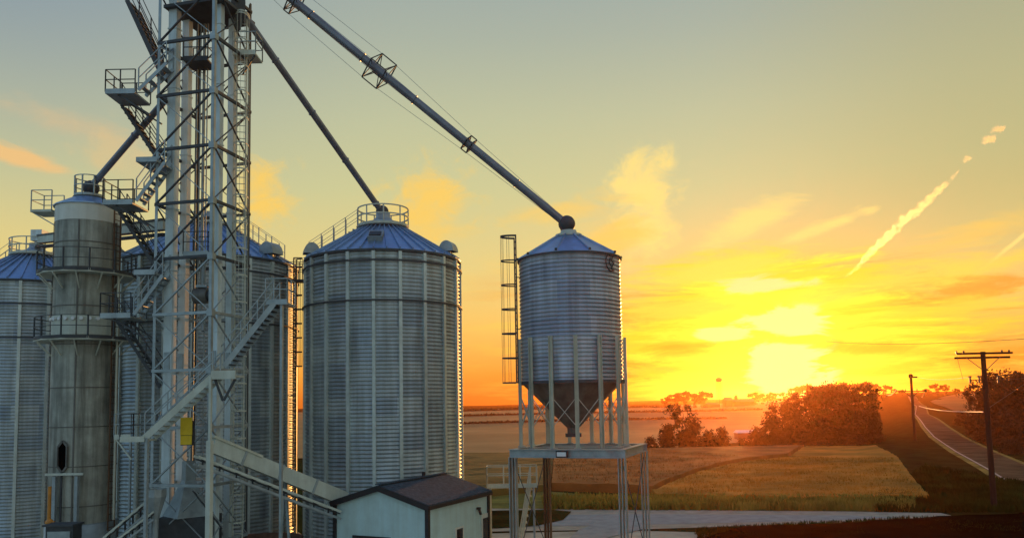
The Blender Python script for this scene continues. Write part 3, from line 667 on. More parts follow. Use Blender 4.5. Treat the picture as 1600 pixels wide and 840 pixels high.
for k, z in enumerate(levels):
    m_ = 'dark' if z > 13 else 'steel'  # upper bracing takes the near-black steel, painting in its backlit darkness
    for i in range(4):
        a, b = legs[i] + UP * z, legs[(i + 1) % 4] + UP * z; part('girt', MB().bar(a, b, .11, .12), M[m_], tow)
    if k == NL - 1: break
    zn = levels[k + 1]
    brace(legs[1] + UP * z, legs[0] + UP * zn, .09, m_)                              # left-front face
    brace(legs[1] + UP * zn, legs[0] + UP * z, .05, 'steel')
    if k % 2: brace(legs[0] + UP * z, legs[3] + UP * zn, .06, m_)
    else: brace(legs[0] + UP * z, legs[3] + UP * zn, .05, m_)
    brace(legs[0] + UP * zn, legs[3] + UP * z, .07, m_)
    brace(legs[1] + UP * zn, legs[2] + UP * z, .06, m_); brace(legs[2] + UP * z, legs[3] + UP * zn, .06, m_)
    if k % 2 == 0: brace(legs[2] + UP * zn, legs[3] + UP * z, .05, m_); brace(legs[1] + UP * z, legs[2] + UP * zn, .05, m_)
# head platform and small landings on the tower
hp = part('head_platform', MB().box(TC + UP * 25.55 + e2 * .3, (3.0, 2.6, .14), Matrix((e1, e2, UP)).transposed()), M['dark'], tow)
def landing(parent, c, sx, sy, sides, name='landing', ax=None, ay=None, h=1.0, m='palesteel', mr='dark'):
    ax = ax or Vector((1, 0, 0)); ay = ay or Vector((0, 1, 0)); c = Vector(c)
    o = part(name, MB().box(c - UP * .04, (sx, sy, .08), Matrix((ax, ay, UP)).transposed()).box(c - ay * (sy / 2 + .012) + UP * .02, (sx, .02, .22), Matrix((ax, ay, UP)).transposed()), M[m], parent)
    cc = [c - ax * sx / 2 - ay * sy / 2, c + ax * sx / 2 - ay * sy / 2, c + ax * sx / 2 + ay * sy / 2, c - ax * sx / 2 + ay * sy / 2]
    rb_ = MB()
    for i in sides:
        a, b = cc[i], cc[(i + 1) % 4]
        for hh in (h, h * .55): rb_.bar(a + UP * hh, b + UP * hh, .035)
        n = max(1, round((b - a).length / .75))
        for k in range(n + 1): p = a.lerp(b, k / n); rb_.bar(p, p + UP * h, .04)
    part('railing', rb_, M[mr], o); return o
pR = at(387, 90, 35.9); lo_ = landing(tow, pR, 1.05, 1.0, (0, 1, 2), 'side_landing', mr='steel'); part('bracket', MB().bar(pR + Vector((.45, -.4, -.1)), pR + Vector((-.1, -.4, -1.0)), .06), M['dark'], lo_)
pI = at(313, 100, 35.6); landing(tow, pI, 1.1, 1.1, (0, 1, 2), 'inner_landing', m='dark')
pI = at(313, 400, 35.6); landing(tow, pI, 1.1, 1.1, (0, 1, 2), 'inner_landing', m='steel')

lt = at(374, 500, 35.6); caged_ladder('caged_ladder', tow, lt, (.25, -.97, 0), .4, 25.5, M['palesteel'], 2.6, 1.2, .33, .40)
for px_ in (306, 311, 322): cp_ = at(px_, 300, 36.0); part('conduit', MB().tube((cp_.x, cp_.y, .5), (cp_.x, cp_.y, 25.4), .03, 6), M['steel'], tow)
# bucket elevators: two rectangular casings each
def elevator(label, pts, w, motor):
    c = (Vector(pts[0]) + Vector(pts[1])) / 2; t = thing('bucket_elevator', label, 'bucket elevator', (c.x, c.y, 0), 'bucket elevators in the lattice tower'); M3 = Matrix((e1, e2, UP)).transposed()
    for (x, y, ww) in pts_w(pts, w):
        cs = part('casing', MB().box((x, y, 14.2), (ww, ww * .8, 25.6), M3), M['pale'], t)
        for k in range(9): part('flange', MB().box((x, y, 2.6 + k * 2.75), (ww + .06, ww * .8 + .06, .06), M3), M['pale'], cs)
        part('inspection_door', MB().box(Vector((x, y, 9.6)) - e2 * (ww * .4 + .02), (ww * .7, .04, .8), M3), M['steel'], cs)
    part('boot', MB().box((c.x, c.y, .75), (.9, 2.0, 1.3), M3), M['dark'], t)
    part('head', MB().box((c.x, c.y, 27.4), (.9, 2.1, 1.0), M3), M['pale'], t)
    return t
def pts_w(pts, w): return [(p[0], p[1], ww) for p, ww in zip(pts, w)]
p1, p2 = at(267.5, 400, 34.9), at(288, 400, 35.9); q1, q2 = at(338.5, 400, 34.5), at(360, 400, 35.8)
elevator('left bucket elevator with two pale square casings rising through the lattice tower', (p1[:2], p2[:2]), (.41, .35), 0)
elevator('right bucket elevator with two pale square casings beside the front tower leg', (q1[:2], q2[:2]), (.345, .285), 0)
dp = at(318, 200, 36.2); solo('drop_pipe', MB().tube((dp.x, dp.y, 12), (dp.x, dp.y, 26), .07, 10).tube((dp.x, dp.y, 12), (dp.x + .25, dp.y - .4, 11), .07, 10), M['steel'], 'thin grey drop pipe hanging inside the lattice tower between the elevators', 'pipe', (dp.x, dp.y, 11))
mt = at(316, 462, 35.2); mo_ = thing('gear_motor', 'round brown gear motor hung among the braces of the lattice tower', 'motor', mt)
part('housing', MB().tube(mt + Vector((-.35, 0, 0)), mt + Vector((.25, 0, 0)), .34, 16), M['cone'], mo_); part('cap', MB().tube(mt + Vector((.25, 0, 0)), mt + Vector((.38, 0, 0)), .24, 14), M['dark'], mo_); part('bracket', MB().box(mt + Vector((0, .1, .42)), (.5, .5, .1)).bar(mt + Vector((0, .1, .42)), mt + Vector((0, .1, 1.5)), .08), M['steel'], mo_)

# stairs
def flight(parent, a, b, side, w, m='dark', mr='dark', rail=(1,), sh=.2, treads=None, mt_=None):
    """a lower, b upper; side is the horizontal direction across the steps"""
    a, b, side = Vector(a), Vector(b), Vector(side).normalized()
    f = part('flight', MB().bar(a, b, .05, sh), M[m], parent)
    part('stringer', MB().bar(a + side * w, b + side * w, .05, sh), M[m], f)
    n = treads or max(3, int((b.z - a.z) / .24))
    for k in range(n):
        p = a.lerp(b, (k + .5) / n); run = Vector((b.x - a.x, b.y - a.y, 0)).normalized()
        part('tread', MB().box(p + side * w / 2, (w - .05, .24, .035), Matrix((side, run, UP)).transposed()), M[mt_ or m], f)
    for s in rail:
        hb = MB(); o_ = side * (w if s else 0)
        for hh in (1.0, .55): hb.bar(a + o_ + UP * hh, b + o_ + UP * hh, .035)
        m__ = max(1, round((b - a).length / 1.2))
        for k in range(m__ + 1): p = a.lerp(b, k / m__) + o_; hb.bar(p, p + UP * 1.0, .04)
        part('handrail', hb, M[mr], f)
    return f
zst = thing('zigzag_staircase', 'dark zigzag staircase with outer landings climbing the left side of the lattice tower', 'staircase', (at(215, 600, 34.6).x, 34.6, 0))
YA, YB = 35.4, 34.0
def outer(zl):
    x0, x1 = at(170, 140, 34.3).x, at(216, 140, 34.3).x
    l = landing(zst, ((x0 + x1) / 2, 34.75, zl), x1 - x0, 1.5, (0, 3, 2), 'outer_landing', m='steel', mr='dark')
    for y in (34.15, 35.35): part('bracket', MB().bar((x0 + .5, y, zl - .08), (x1 + .6, y, zl - 1.0), .07), M['dark'], l)
ZL = [21.40, 16.47, 11.54]
xa0, xa1 = at(190, 150, YA).x, at(258, 150, YA).x; xb0, xb1 = at(216, 150, YB).x, at(259, 150, YB).x
for z in ZL:
    outer(z)
    flight(zst, (xa1, YA, z - 3.05), (xa0, YA, z - .05), (0, 1, 0), .7, 'dark', 'dark', (0, 1), .13)          # down from this landing
    if z > 12: 
        landing(zst, (xa1 - .1, (YA + YB) / 2 + .2, z - 3.1), .9, 2.0, (), 'inner_landing', m='steel')
        flight(zst, (xb0, YB, z - 4.88), (xb1, YB, z - 3.2), (0, 1, 0), .7, 'steel', 'steel', (0, 1), .15, None, 'steel')
flight(zst, (xa1 - .1, YA, ZL[0] + 1.15), (xa0 + .15, YA, ZL[0] + 4.9), (0, 1, 0), 1.2, 'dark', 'dark', (0, 1), .2)
flight(zst, (xb0, YB, ZL[0] + .05), (xb1, YB, ZL[0] + 1.25), (0, 1, 0), .7, 'steel', 'steel', (0, 1), .15)
sp2 = at(237, 160, 35.0)

low = thing('lower_staircase', 'pale steel staircase with wide stringers sloping across the front of the lattice tower', 'staircase', (at(280, 840, 31.8).x, 31.8, 0))
A_, B_ = at(226, 684, 31.6), at(332, 588, 31.6)
flight(low, A_, B_, (0, 1, 0), .85, 'palesteel', 'steel', (0, 1), .26, 13, 'steel')
landing(low, Vector((A_.x - .45, 32.05, A_.z - .05)), .95, 1.1, (2, 3), 'foot_landing', m='palesteel', mr='dark')
landing(low, Vector((B_.x + .45, 32.05, B_.z + .05)), .95, 1.1, (), 'head_landing', m='palesteel')
part('toe_box', MB().box((B_.x + .48, 31.5, B_.z + .06), (.95, .08, .34)), M['palesteel'], low)
pc = at(328, 690, 31.5); part('post', MB().bar((pc.x, 31.5, 0), (pc.x, 31.5, B_.z - 2.5), .2, .2), M['palesteel'], low); part('post', MB().bar((pc.x, 31.5, B_.z - 2.5), (pc.x, 31.5, B_.z), .1, .1), M['palesteel'], low)
part('post', MB().bar((A_.x + .1, 31.6, 0), (A_.x + .1, 31.6, A_.z), .12, .12), M['steel'], low)
part('knee_brace', MB().bar((B_.x + .1, 31.6, B_.z - .1), (B_.x + .42, 31.6, B_.z - .95), .08).bar((B_.x + .9, 31.6, B_.z - .1), (B_.x + .46, 31.6, B_.z - .95), .08), M['dark'], low)
U0, U1 = at(350, 572, 32.6), at(428, 474, 32.9)
flight(low, U0, U1, (0, 1, 0), .85, 'steel', 'steel', (0, 1), .22, 14, 'dark')
landing(low, (U1.x + .1, 33.5, U1.z + .05), .9, 1.2, (1, 0), 'top_landing', m='steel', mr='steel')
part('post', MB().bar((U1.x + .3, 33.0, 0), (U1.x + .3, 33.0, U1.z), .11, .11), M['steel'], low)

# ------------------------------------------------------------------ spouts
def spout(label, a, b, r, trusses=(), cables=False, ball=.42):
    a, b = Vector(a), Vector(b); t = thing('grain_spout', label, 'spout', b, 'round spouts down from the elevator head'); d = (b - a).normalized()
    pp = part('pipe', MB().tube(a, b, r, 18), M['pipe'], t)
    L = (b - a).length; k = 2.6
    while k < L: p = a + d * k; part('flange', MB().tube(p - d * .03, p + d * .03, r + .035, 18), M['pipe'], pp); k += 3.05
    part('drop_box', MB().ball(b + Vector((.05, 0, -.02)), ball, 16, 10).tube(b - UP * .15, b - UP * (ball + .35), ball * .62, 16), M['dark'], t)
    return t, d
tip = Vector((HX - .12, HY, ZE + 1.72)); start = at(333, -101, 35.0)
sl_, dsp = spout('longest grain spout slanting from the tower top to the roof of the raised hopper bin', start, tip, .185, ball=.40)
side = dsp.cross(UP).normalized(); upn = side.cross(dsp).normalized(); L = (tip - start).length
def along(px):                            # distance along the spout at a picture column
    best = min(range(400), key=lambda k: abs(colx(start + (tip - start) * (k / 400)) - px)); return best / 400
def colx(p): q = CM.inverted() @ p; return 800 + FPX * q.x / -q.z
fr_c = []
for px, h, l in ((461, .62, .30), (592, .74, .85), (732, .40, .32)):
    c = start + (tip - start) * along(px); fb = MB(); w = h
    q = [[c + dsp * l * s + upn * h * u + side * w * v for (u, v) in ((1, 0), (0, 1), (-1, 0), (0, -1))] for s in (-.5, .5)]
    for s in (0, 1):
        for k in range(4): fb.bar(q[s][k], q[s][(k + 1) % 4], .045); fb.bar(q[s][k], c + dsp * l * (s - .5), .035)
    for k in range(4): fb.bar(q[0][k], q[1][k], .045)
    fb.bar(q[0][0], q[1][2], .03); fb.bar(q[1][0], q[0][2], .03)
    part('truss_frame', fb, M['dark'], sl_); fr_c.append((c, h, w))
stops = [(start, .2, .2)] + fr_c + [(start + (tip - start) * .985, .16, .16)]
for (u, v) in ((1, 0), (-1, 0), (0, 1), (0, -1)):
    cb = MB()
    for (c1, h1, w1), (c2, h2, w2) in zip(stops[:-1], stops[1:]): cb.tube(c1 + upn * h1 * u + side * w1 * v, c2 + upn * h2 * u + side * w2 * v, .010, 5)
    part('stay_cable', cb, M['steel'], sl_)
spout('dark grain spout from the lattice tower to the peak of the bin behind the shed', at(377, 18, 35.5), (MX - .1, MY, zt_mid + .95), .165, ball=.36)
spout('short dark grain spout sloping left to the top of the tan dryer', at(262, 152, 35.6), (DX + .02, DY, ztop + 1.02), .15, ball=.38)
hx = at(372, 25, 35.4); solo('transition_box', MB().lathe((hx.x, hx.y, hx.z), [(.10, -.7), (.30, -.1), (.34, .6), (.30, 1.1)], 4, False), M['dark'], 'dark funnel shaped transition box at the upper end of the second spout', 'chute', hx)
# horizontal conveyor from the tower to the left bin
ca, cb_ = at(262, 352, 37.5), at(62, 375, 50.2)
cv = thing('roof_conveyor', 'long pale conveyor running behind the dryer to the left bin roof', 'conveyor', cb_)
part('trough', MB().bar(ca, cb_, .45, .42), M['palesteel'], cv); part('top_cover', MB().bar(ca + UP * .26, cb_ + UP * .26, .56, .10), M['dark'], cv); part('walk', MB().bar(ca - UP * .42, cb_ - UP * .42, .5, .08), M['dark'], cv)
part('drive_box', MB().box(cb_ + Vector((0, 0, .25)), (.7, .8, .7)), M['pale'], cv); part('discharge', MB().bar(cb_, (LX, 51.0, zt_left + .5), .35), M['steel'], cv)

# ------------------------------------------------------------------ low conveyors around the tower foot
a, b = at(330, 694, 33.0), at(548, 783, 37.6)
cn = thing('covered_conveyor', 'wide pale green covered conveyor sloping down to the shed from the tower', 'conveyor', (b.x, b.y, 0))
d = (b - a).normalized(); part('trunk', MB().bar(a, b, .5, .62), M['palesteel'], cn); part('cover', MB().bar(a + UP * .34, a.lerp(b, .32) + UP * .34, .64, .10), M['cream'], cn)
for k in (.2, .45, .7, .95): p = a.lerp(b, k); part('joint', MB().bar(p - d * .05, p + d * .05, .58, .70), M['steel'], cn)
for k in (.5, .97): p = a.lerp(b, k); part('stand', MB().bar((p.x - .3, p.y, 0), p - UP * .3, .09).bar((p.x + .3, p.y, 0), p - UP * .3, .09), M['steel'], cn)
def rail_conveyor(label, a, b, gap, w=.10, drop=.32, n=9):
    t = thing('rail_conveyor', label, 'conveyor', (b.x, b.y, min(a.z, b.z)), 'open twin rail conveyors at the tower foot'); s = (b - a).cross(UP).normalized() * gap
    for k_, q in ((0, s * 0), (1, s)):
        part('rail', MB().bar(a + q, b + q, .06, w), M['palesteel'], t); part('lower_rail', MB().bar(a + q - UP * drop, b + q - UP * drop, .06, w), M['steel'], t)
    for k in range(n): p = a.lerp(b, (k + .5) / n); part('roller', MB().tube(p, p + s, .06, 8), M['dark'], t); part('strut', MB().bar(p + UP * 0, p - UP * drop, .05), M['dark'], t)
    part('belt', MB().bar(a + s * .5 - UP * .1, b + s * .5 - UP * .1, gap * .8, .03), M['dark'], t); return t
rail_conveyor('open rail conveyor sloping right below the covered conveyor', at(303, 712, 32.8), at(524, 797, 36.8), .55)
rail_conveyor('open rail conveyor rising right from the dryer foot to the tower', at(165, 838, 33.0), at(238, 776, 33.4), .55, .08, .5, 6)
rail_conveyor('lower shaded rail conveyor just right of the dryer foot', at(180, 846, 32.5), at(245, 796, 32.8), .5, .07, .3, 6)
rail_conveyor('thin rail conveyor dropping right behind the pale post', at(300, 762, 33.2), at(345, 820, 33.8), .4, .05, .0001, 4)
# chute and dark machinery at the tower foot
cz = at(243, 775, 32.6); solo('chute', MB().lathe((cz.x, cz.y, cz.z), [(.42, .3), (.42, 0), (.14, -.9), (.12, -1.8)], 10, False), M['steel'], 'tapered grey chute at the top of the rail conveyor', 'chute', (cz.x, cz.y, cz.z - 1.8))
mcx = at(282, 815, 33.6); pit = thing('boot_housing', 'dark steel housing around the foot of the lattice tower', 'housing', (mcx.x, mcx.y, 0))
part('body', MB().box((mcx.x, 34.6, 1.5), (2.2, 1.4, 3.0)), M['dark'], pit); part('hood', MB().lathe((mcx.x - .1, 34.6, 3.0), [(1.1, 0), (.8, .5), (.3, 1.5), (.28, 2.3)], 4, False, False), M['steel'], pit); part('access_panel', MB().box((mcx.x + .3, 33.87, 1.6), (.8, .05, 1.1)), M['steel'], pit)
ys = at(291, 672, 32.9); yl = thing('warning_sign', 'yellow two panel sign fixed to the front of the lattice tower', 'sign', ys)
part('upper_panel', MB().box(ys + UP * .17, (.48, .03, .72)), M['yellow'], yl); part('lower_panel', MB().box(ys - UP * .39, (.46, .03, .36)), M['yellow'], yl); part('backing', MB().box(ys + Vector((.04, .06, -.1)), (.56, .05, 1.0)), M['trim'], yl)
cb0 = at(100, 822, 34.5); cab = thing('control_cabinet', 'dark blue grey electrical cabinet standing before the dryer', 'cabinet', (cb0.x, 34.5, 0))
part('case', MB().box((cb0.x, 34.5, 1.35), (1.15, .7, 2.7)), M['dark'], cab); part('door', MB().box((cb0.x, 34.12, 1.4), (.95, .05, 2.2)), M['steel'], cab); part('hood', MB().box((cb0.x, 34.45, 2.75), (1.3, .9, .08)), M['dark'], cab)
ob = at(77, 790, 35.5); op = thing('gas_pipe', 'thin orange gas pipe standing left of the dryer base', 'pipe', (ob.x, 35.5, 0))
part('riser', MB().tube((ob.x, 35.5, 0), (ob.x, 35.5, 4.25), .075, 10), M['orange'], op); part('valve', MB().ball((ob.x + .03, 35.5, 2.7), .16).tube((ob.x - .15, 35.5, 2.7), (ob.x + .25, 35.5, 2.7), .06), M['orange'], op)
# small service platform between the dryer and the second bin
sv = at(199, 682, 36.5); svp = thing('service_platform', 'small pale service platform beside the dryer ladder', 'platform', (sv.x, 36.5, 0))
landing(svp, sv, .75, .9, (0, 1), 'deck', h=1.05, mr='steel'); part('post', MB().bar((sv.x + .3, 36.2, 0), (sv.x + .3, 36.2, sv.z), .09), M['steel'], svp); part('bracket', MB().bar(sv + Vector((-.3, -.4, -.1)), sv + Vector((.4, -.4, -1.0)), .06), M['palesteel'], svp)

# ------------------------------------------------------------------ shed
ph = R(25); gx = Vector((math.cos(ph), -math.sin(ph), 0)); gy = Vector((math.sin(ph), math.cos(ph), 0))
K = Vector((-3.75, 34.7, 0)); W, LN, EV, RG = 4.85, 5.7, 3.2, 0.72
sh = thing('shed', 'small pale aqua shed with black trim and charcoal gable roof below the grain bin', 'shed', K - gx * W / 2 + gy * LN / 2)
A0 = K - gx * W; P = lambda u, v, z: A0 + gx * u + gy * v + UP * z
wb = MB()
v_ = [P(0, 0, 0), P(W, 0, 0), P(W, 0, EV), P(W / 2, 0, EV + RG), P(0, 0, EV)]; w_ = [p + gy * LN for p in v_]
wb.add(v_ + w_, [(0, 1, 2, 3, 4), (9, 8, 7, 6, 5), (0, 5, 6, 1), (1, 6, 7, 2), (0, 4, 9, 5), (2, 7, 8, 3), (3, 8, 9, 4)])
part('wall', wb, M['siding'], sh)
oh, th = .16, .10; sl2 = RG / (W / 2)
for s in (0, 1):
    e = Vector((0, 0, 0)); u0 = -oh if s == 0 else W + oh; z0 = EV - oh * sl2
    a = [P(u0, -oh, z0 + .02), P(W / 2, -oh, EV + RG + .02), P(W / 2, LN + oh, EV + RG + .02), P(u0, LN + oh, z0 + .02)]; b = [p + UP * th for p in a]
    part('roof_slope', MB().add(a + b, [(0, 1, 2, 3), (7, 6, 5, 4), (0, 4, 5, 1), (1, 5, 6, 2), (2, 6, 7, 3), (3, 7, 4, 0)]), M['shingle'], sh)
    part('barge_board', MB().bar(P(u0, -oh - .02, z0 - .03), P(W / 2, -oh - .02, EV + RG - .02), .05, .24), M['trim'], sh)
    part('fascia', MB().bar(P(u0 + (.02 if s else -.02), -oh, z0 - .02), P(u0 + (.02 if s else -.02), LN + oh, z0 - .02), .05, .16), M['white'] if s == 0 else M['trim'], sh)
part('ridge_cap', MB().bar(P(W / 2, -oh, EV + RG + .15), P(W / 2, LN + oh, EV + RG + .15), .3, .04), M['shingle'], sh)
for (u, v) in ((0, 0), (W, 0), (W, LN)): part('corner_trim', MB().box(P(u, v, EV / 2 - .05), (.17, .17, EV - .1), Matrix((gx, gy, UP)).transposed()), M['trim'], sh)
def opening(nm, v0, v1, z0, z1, glass=True):
    f = part(nm, MB().box(P(W + .02, (v0 + v1) / 2, (z0 + z1) / 2), (.05, v1 - v0, z1 - z0), Matrix((gx, gy, UP)).transposed()), M['white'], sh)
    part('pane', MB().box(P(W + .04, (v0 + v1) / 2, (z0 + z1) / 2 + (0 if nm == 'window' else .35)), (.04, (v1 - v0) * .68, (z1 - z0) * (.82 if nm == 'window' else .5)), Matrix((gx, gy, UP)).transposed()), M['glass'], f)
    return f
opening('window', 2.35, 3.15, .9, 1.95); opening('door', 4.95, 5.75, 0, 2.2)
wl = part('wall_lamp', MB().box(P(W + .10, 4.55, 2.55), (.16, .16, .10), Matrix((gx, gy, UP)).transposed()).bar(P(W + .12, 4.55, 2.5), P(W + .22, 4.55, 2.25), .10), M['trim'], sh)
od = part('overhead_door', MB().box(P(W * .41, -.02, .85), (1.9, .04, 1.7), Matrix((gx, gy, UP)).transposed()), M['white'], sh); part('door_head', MB().box(P(W * .41, -.05, 1.73), (2.0, .06, .12), Matrix((gx, gy, UP)).transposed()), M['trim'], od)
part('vent_pipe', MB().tube(P(W / 2 - .25, LN * .72, EV + RG - .05), P(W / 2 - .25, LN * .72, EV + RG + .34), .09, 10), M['trim'], sh)

# walkway platform with steps beside the shed
wk = thing('loading_stair', 'pale railed platform with steep steps between the shed and the raised hopper frame', 'stair platform', at(800, 840, 41.5))
pz = at(800, 757, 41.5); ld_ = landing(wk, (pz.x, 41.5, pz.z), 2.55, 1.1, (0, 2, 3), 'deck', h=.98, m='cream', mr='cream')
flight(wk, (pz.x + .35, 40.95, .0), (pz.x + .95, 40.95, pz.z - .05), (0, 1, 0), .8, 'cream', 'cream', (0, 1), .18, 10)
for dx_ in (-1.1, -.1, 1.1): part('post', MB().bar((pz.x + dx_, 41.05, 0), (pz.x + dx_, 41.05, pz.z), .09), M['steel'], wk)
bb = at(405, 838, 38); solo('grain_pan', MB().lathe((bb.x, 38.5, .0), [(1.6, .9), (1.9, 1.35), (1.75, 1.35), (1.4, .8)], 24).lathe((bb.x, 38.5, 0), [(1.5, 0), (1.6, .9), (1.4, .8), (.01, .8)], 24), M['rust'], 'low rusty round hopper rim beside the shed at the foot of the bins', 'hopper', (bb.x, 38.5, 0))

# ------------------------------------------------------------------ utility poles and wires
def pole(label, top, base, arms, r0, r1):
    base, top = Vector(base), Vector(top); t = thing('utility_pole', label, 'utility pole', base, 'wooden utility poles by the road'); d = (top - base).normalized()
    part('pole', MB().tube(base - d * .3, top, r0, 10, r1), M['wood'], t); return t, d
n0, n1 = onground(1554, 797), at(1535.5, 549, 52.2)
pn, dn = pole('near tall leaning utility pole with a double crossarm at the right edge', (at(1535.5, 549, n0.y)), n0, None, .19, .15)
top = at(1535.5, 549, n0.y)
axr = Vector((1, -.02, 0)).normalized()
c = top - UP * .25
arm_mb = lambda a, b: MB().bar(a, b, .10, .13)
for off in (-.15, .15):
    part('crossarm', arm_mb(c - axr * 1.78 + Vector((0, off, -off * .9)), c + axr * 1.84 + Vector((0, off, -off * .9))), M['wood'], pn)
for s in (-1, 1): part('arm_brace', MB().bar(c + axr * s * 1.12 - UP * .12, c - UP * 1.05 + axr * .05, .035), M['dark'], pn)
ins = []
for u in (-1.25, -1.72, 1.25, 1.72):
    p = c + axr * u + UP * .10; part('insulator', MB().tube(p, p + UP * .16, .05, 8).ball(p + UP * .17, .07, 8, 6), M['ceramic'], pn); ins.append(p + UP * .2)
c2 = at(1536, 593, n0.y); lowarm = part('lower_crossarm', MB().bar(c2 - axr * .85, c2 + axr * 1.0, .06, .05), M['wood'], pn)
for u in (-.85, -.25, 1.0): p = c2 + axr * u; part('cutout', MB().tube(p + UP * .18, p - UP * .22, .06, 8).box(p + UP * .22, (.16, .12, .10)), M['ceramic'], lowarm)
gw = part('guy_wire', MB().tube(at(1540, 640, n0.y), at(1600, 600, n0.y + 9), .012, 5), M['cable'], pn)
fb_ = onground(1429, 690); fbz = hz(fb_.x, fb_.y); fY = 128.0
fbase = at(1429.5, 682, fY); fbase = Vector((fbase.x, fY, hz(fbase.x, fY))); ftop = at(1423, 585, fY)
pf_, _d = pole('farther slim utility pole standing left of the road', ftop, fbase, None, .24, .18)
c3 = at(1424, 611, fY); part('crossarm', MB().bar(c3 - axr * 2.45, c3 + axr * 2.45, .14, .16), M['wood'], pf_)
for s in (-1, 1): part('arm_brace', MB().bar(c3 + axr * s * 1.2, c3 - UP * .95, .07), M['wood'], pf_)
fins = []
for u in (-2.3, -.9, .9, 2.3): p = c3 + axr * u; part('insulator', MB().tube(p, p + UP * .35, .08, 6), M['ceramic'], pf_); fins.append(p + UP * .35)
part('top_arm', MB().bar(ftop - UP * .4 - axr * .3, ftop - UP * .4 + axr * 1.0, .14, .22).ball(ftop - UP * .2, .35, 8, 6), M['wood'], pf_)
def wire(label, a, b, sag, r, m, n=18):
    a, b = Vector(a), Vector(b); pts = [a.lerp(b, k / n) - UP * sag * 4 * (k / n) * (1 - k / n) for k in range(n + 1)]
    return solo('overhead_wire', MB().path(pts, r, 5), m, label, 'wire', pts[n // 2], 'overhead wires along the road')
wire('pale sagging cable between the two utility poles', at(1536, 643, n0.y), at(1436, 634, fY), .25, .035, M['wirewhite'])
wire('thin wire from the near crossarm to the far pole top', ftop - UP * .35 + axr * 1.0, c2 + axr * -.85 + UP * .2, .3, .022, M['cable'])
wire('thin wire leaving the near lower crossarm to the right', c2 + axr * 1.0, at(1640, 583, n0.y - 4), .1, .014, M['cable'])
wire('high thin wire reaching left across the bright sky from the right edge', at(1660, 525, 58), at(1290, 533, 130), .5, .02, M['cable'])
wire('drooping lead below the left end of the near crossarm', ins[1] - UP * .3, c2 - axr * 1.3, -.0, .012, M['cable'], 6)
wire('wire from the far crossarm running on beyond the hedge', fins[0], at(1385, 616, 260), .6, .04, M['cable'])
wire('wire from the far crossarm toward the hill road', fins[3], at(1440, 620, 300), .5, .04, M['cable'])

# ------------------------------------------------------------------ trees
def tree_mesh(seed, H, Wd, clumps, leaves, leaf, m, crown0=.25, name='tree', label='', trunk=True, group=None, loc=(0, 0, 0), squash=1.0):
    rng = random.Random(seed); t = thing(name, label, 'tree' if trunk else 'bush', (0, 0, 0), group); mb = MB(); cs = []
    for k in range(clumps):
        f = rng.random() ** .8; z = H * (crown0 + (1 - crown0) * f * .93); prof = math.sin(math.pi * min(1, .18 + .82 * (1 - f) ** .8)) if trunk else (1 - f * .85)
        rr = Wd / 2 * max(.25, prof) * rng.uniform(.3, 1.12) * .85; a = rng.uniform(0, 6.28); cs.append((Vector((math.cos(a) * rr, math.sin(a) * rr * squash, z)), Wd * rng.uniform(.055, .16)))
    for (c, r) in cs:
        for _ in range(leaves):
            v = Vector((rng.gauss(0, 1), rng.gauss(0, 1), rng.gauss(0, 1))).normalized() * r * rng.uniform(.35, 1.3); v.z *= .78; p = c + v
            n = Vector((rng.gauss(0, 1), rng.gauss(0, 1), rng.gauss(0, 1))).normalized(); q = n.orthogonal().normalized(); w = n.cross(q); s = leaf * rng.uniform(.6, 1.3)
            mb.add([p - q * s, p - w * s * .55, p + q * s, p + w * s * .55], [(0, 1, 2, 3)])
    if p is not None: part('crown', mb, m, t)
    tb = MB(); h1 = H * (crown0 + .25); r0 = max(.08, H * .022)
    pts = [Vector((0, 0, -.3)), Vector((rng.uniform(-.1, .1), rng.uniform(-.1, .1), h1 * .5)), Vector((rng.uniform(-.3, .3), rng.uniform(-.3, .3), h1)), Vector((rng.uniform(-.4, .4), rng.uniform(-.4, .4), H * .82))]
    for i in range(3): tb.tube(pts[i], pts[i + 1], r0 * (1 - .28 * i), 7, r0 * (1 - .28 * (i + 1)))
    for (c, r) in rng.sample(cs, min(8, len(cs))): k = rng.uniform(.45, 1.0); tb.tube(pts[1].lerp(pts[2], k), c, r0 * .42, 5, r0 * .12)
    part('trunk', tb, M['bark'], t)
    return t
HG = 'trees of the dark hedge in front of the sun'
t_round = tree_mesh(11, 9.5, 9.4, 62, 62, .26, M['leaf_rust'], .12, 'tree', 'x', True)
t_tall = tree_mesh(12, 10.5, 7.9, 56, 62, .25, M['leaf'], .14, 'tree', 'x', True)
t_bush = tree_mesh(13, 4.5, 6.8, 38, 55, .22, M['leaf_rust'], .05, 'bush', 'x', False)
t_gap = tree_mesh(14, 9.0, 7.2, 34, 60, .24, M['leaf'], .10, 'tree', 'x', True)
t_far = tree_mesh(15, 11.0, 11.0, 22, 60, .60, M['leaf_rust'], .08, 'tree', 'x', True)
used = set()
def put(proto, px, py_base, Y, hpx, label, group=None, wide=1.0, rot=0.0):
    p = at(px, py_base, Y); z = hz(p.x, Y); H0 = {t_round: 9.5, t_tall: 10.5, t_bush: 4.5, t_gap: 9.0, t_far: 11.0}[proto]
    H = hpx * Y / FPX; H += max(0, p.z - z); s = H / H0; s = max(.2, s)
    if proto not in used: o = proto; used.add(proto); o.location = (p.x, Y, z); o.rotation_euler = (0, 0, rot); o.scale = (s * wide, s * wide, s)
    else: o = dup(proto, (p.x, Y, z), rot, (s * wide, s * wide, s))
    o['label'] = label
    if group: o['group'] = group
    elif 'group' in o: del o['group']
    return o
rg = random.Random(5)
BU = 'bushes below the hedge trees'
put(t_gap, 1066, 706, 150, 74, 'open crowned dark tree with gaps, left of the sun behind the russet field', None, 1.15, .4)
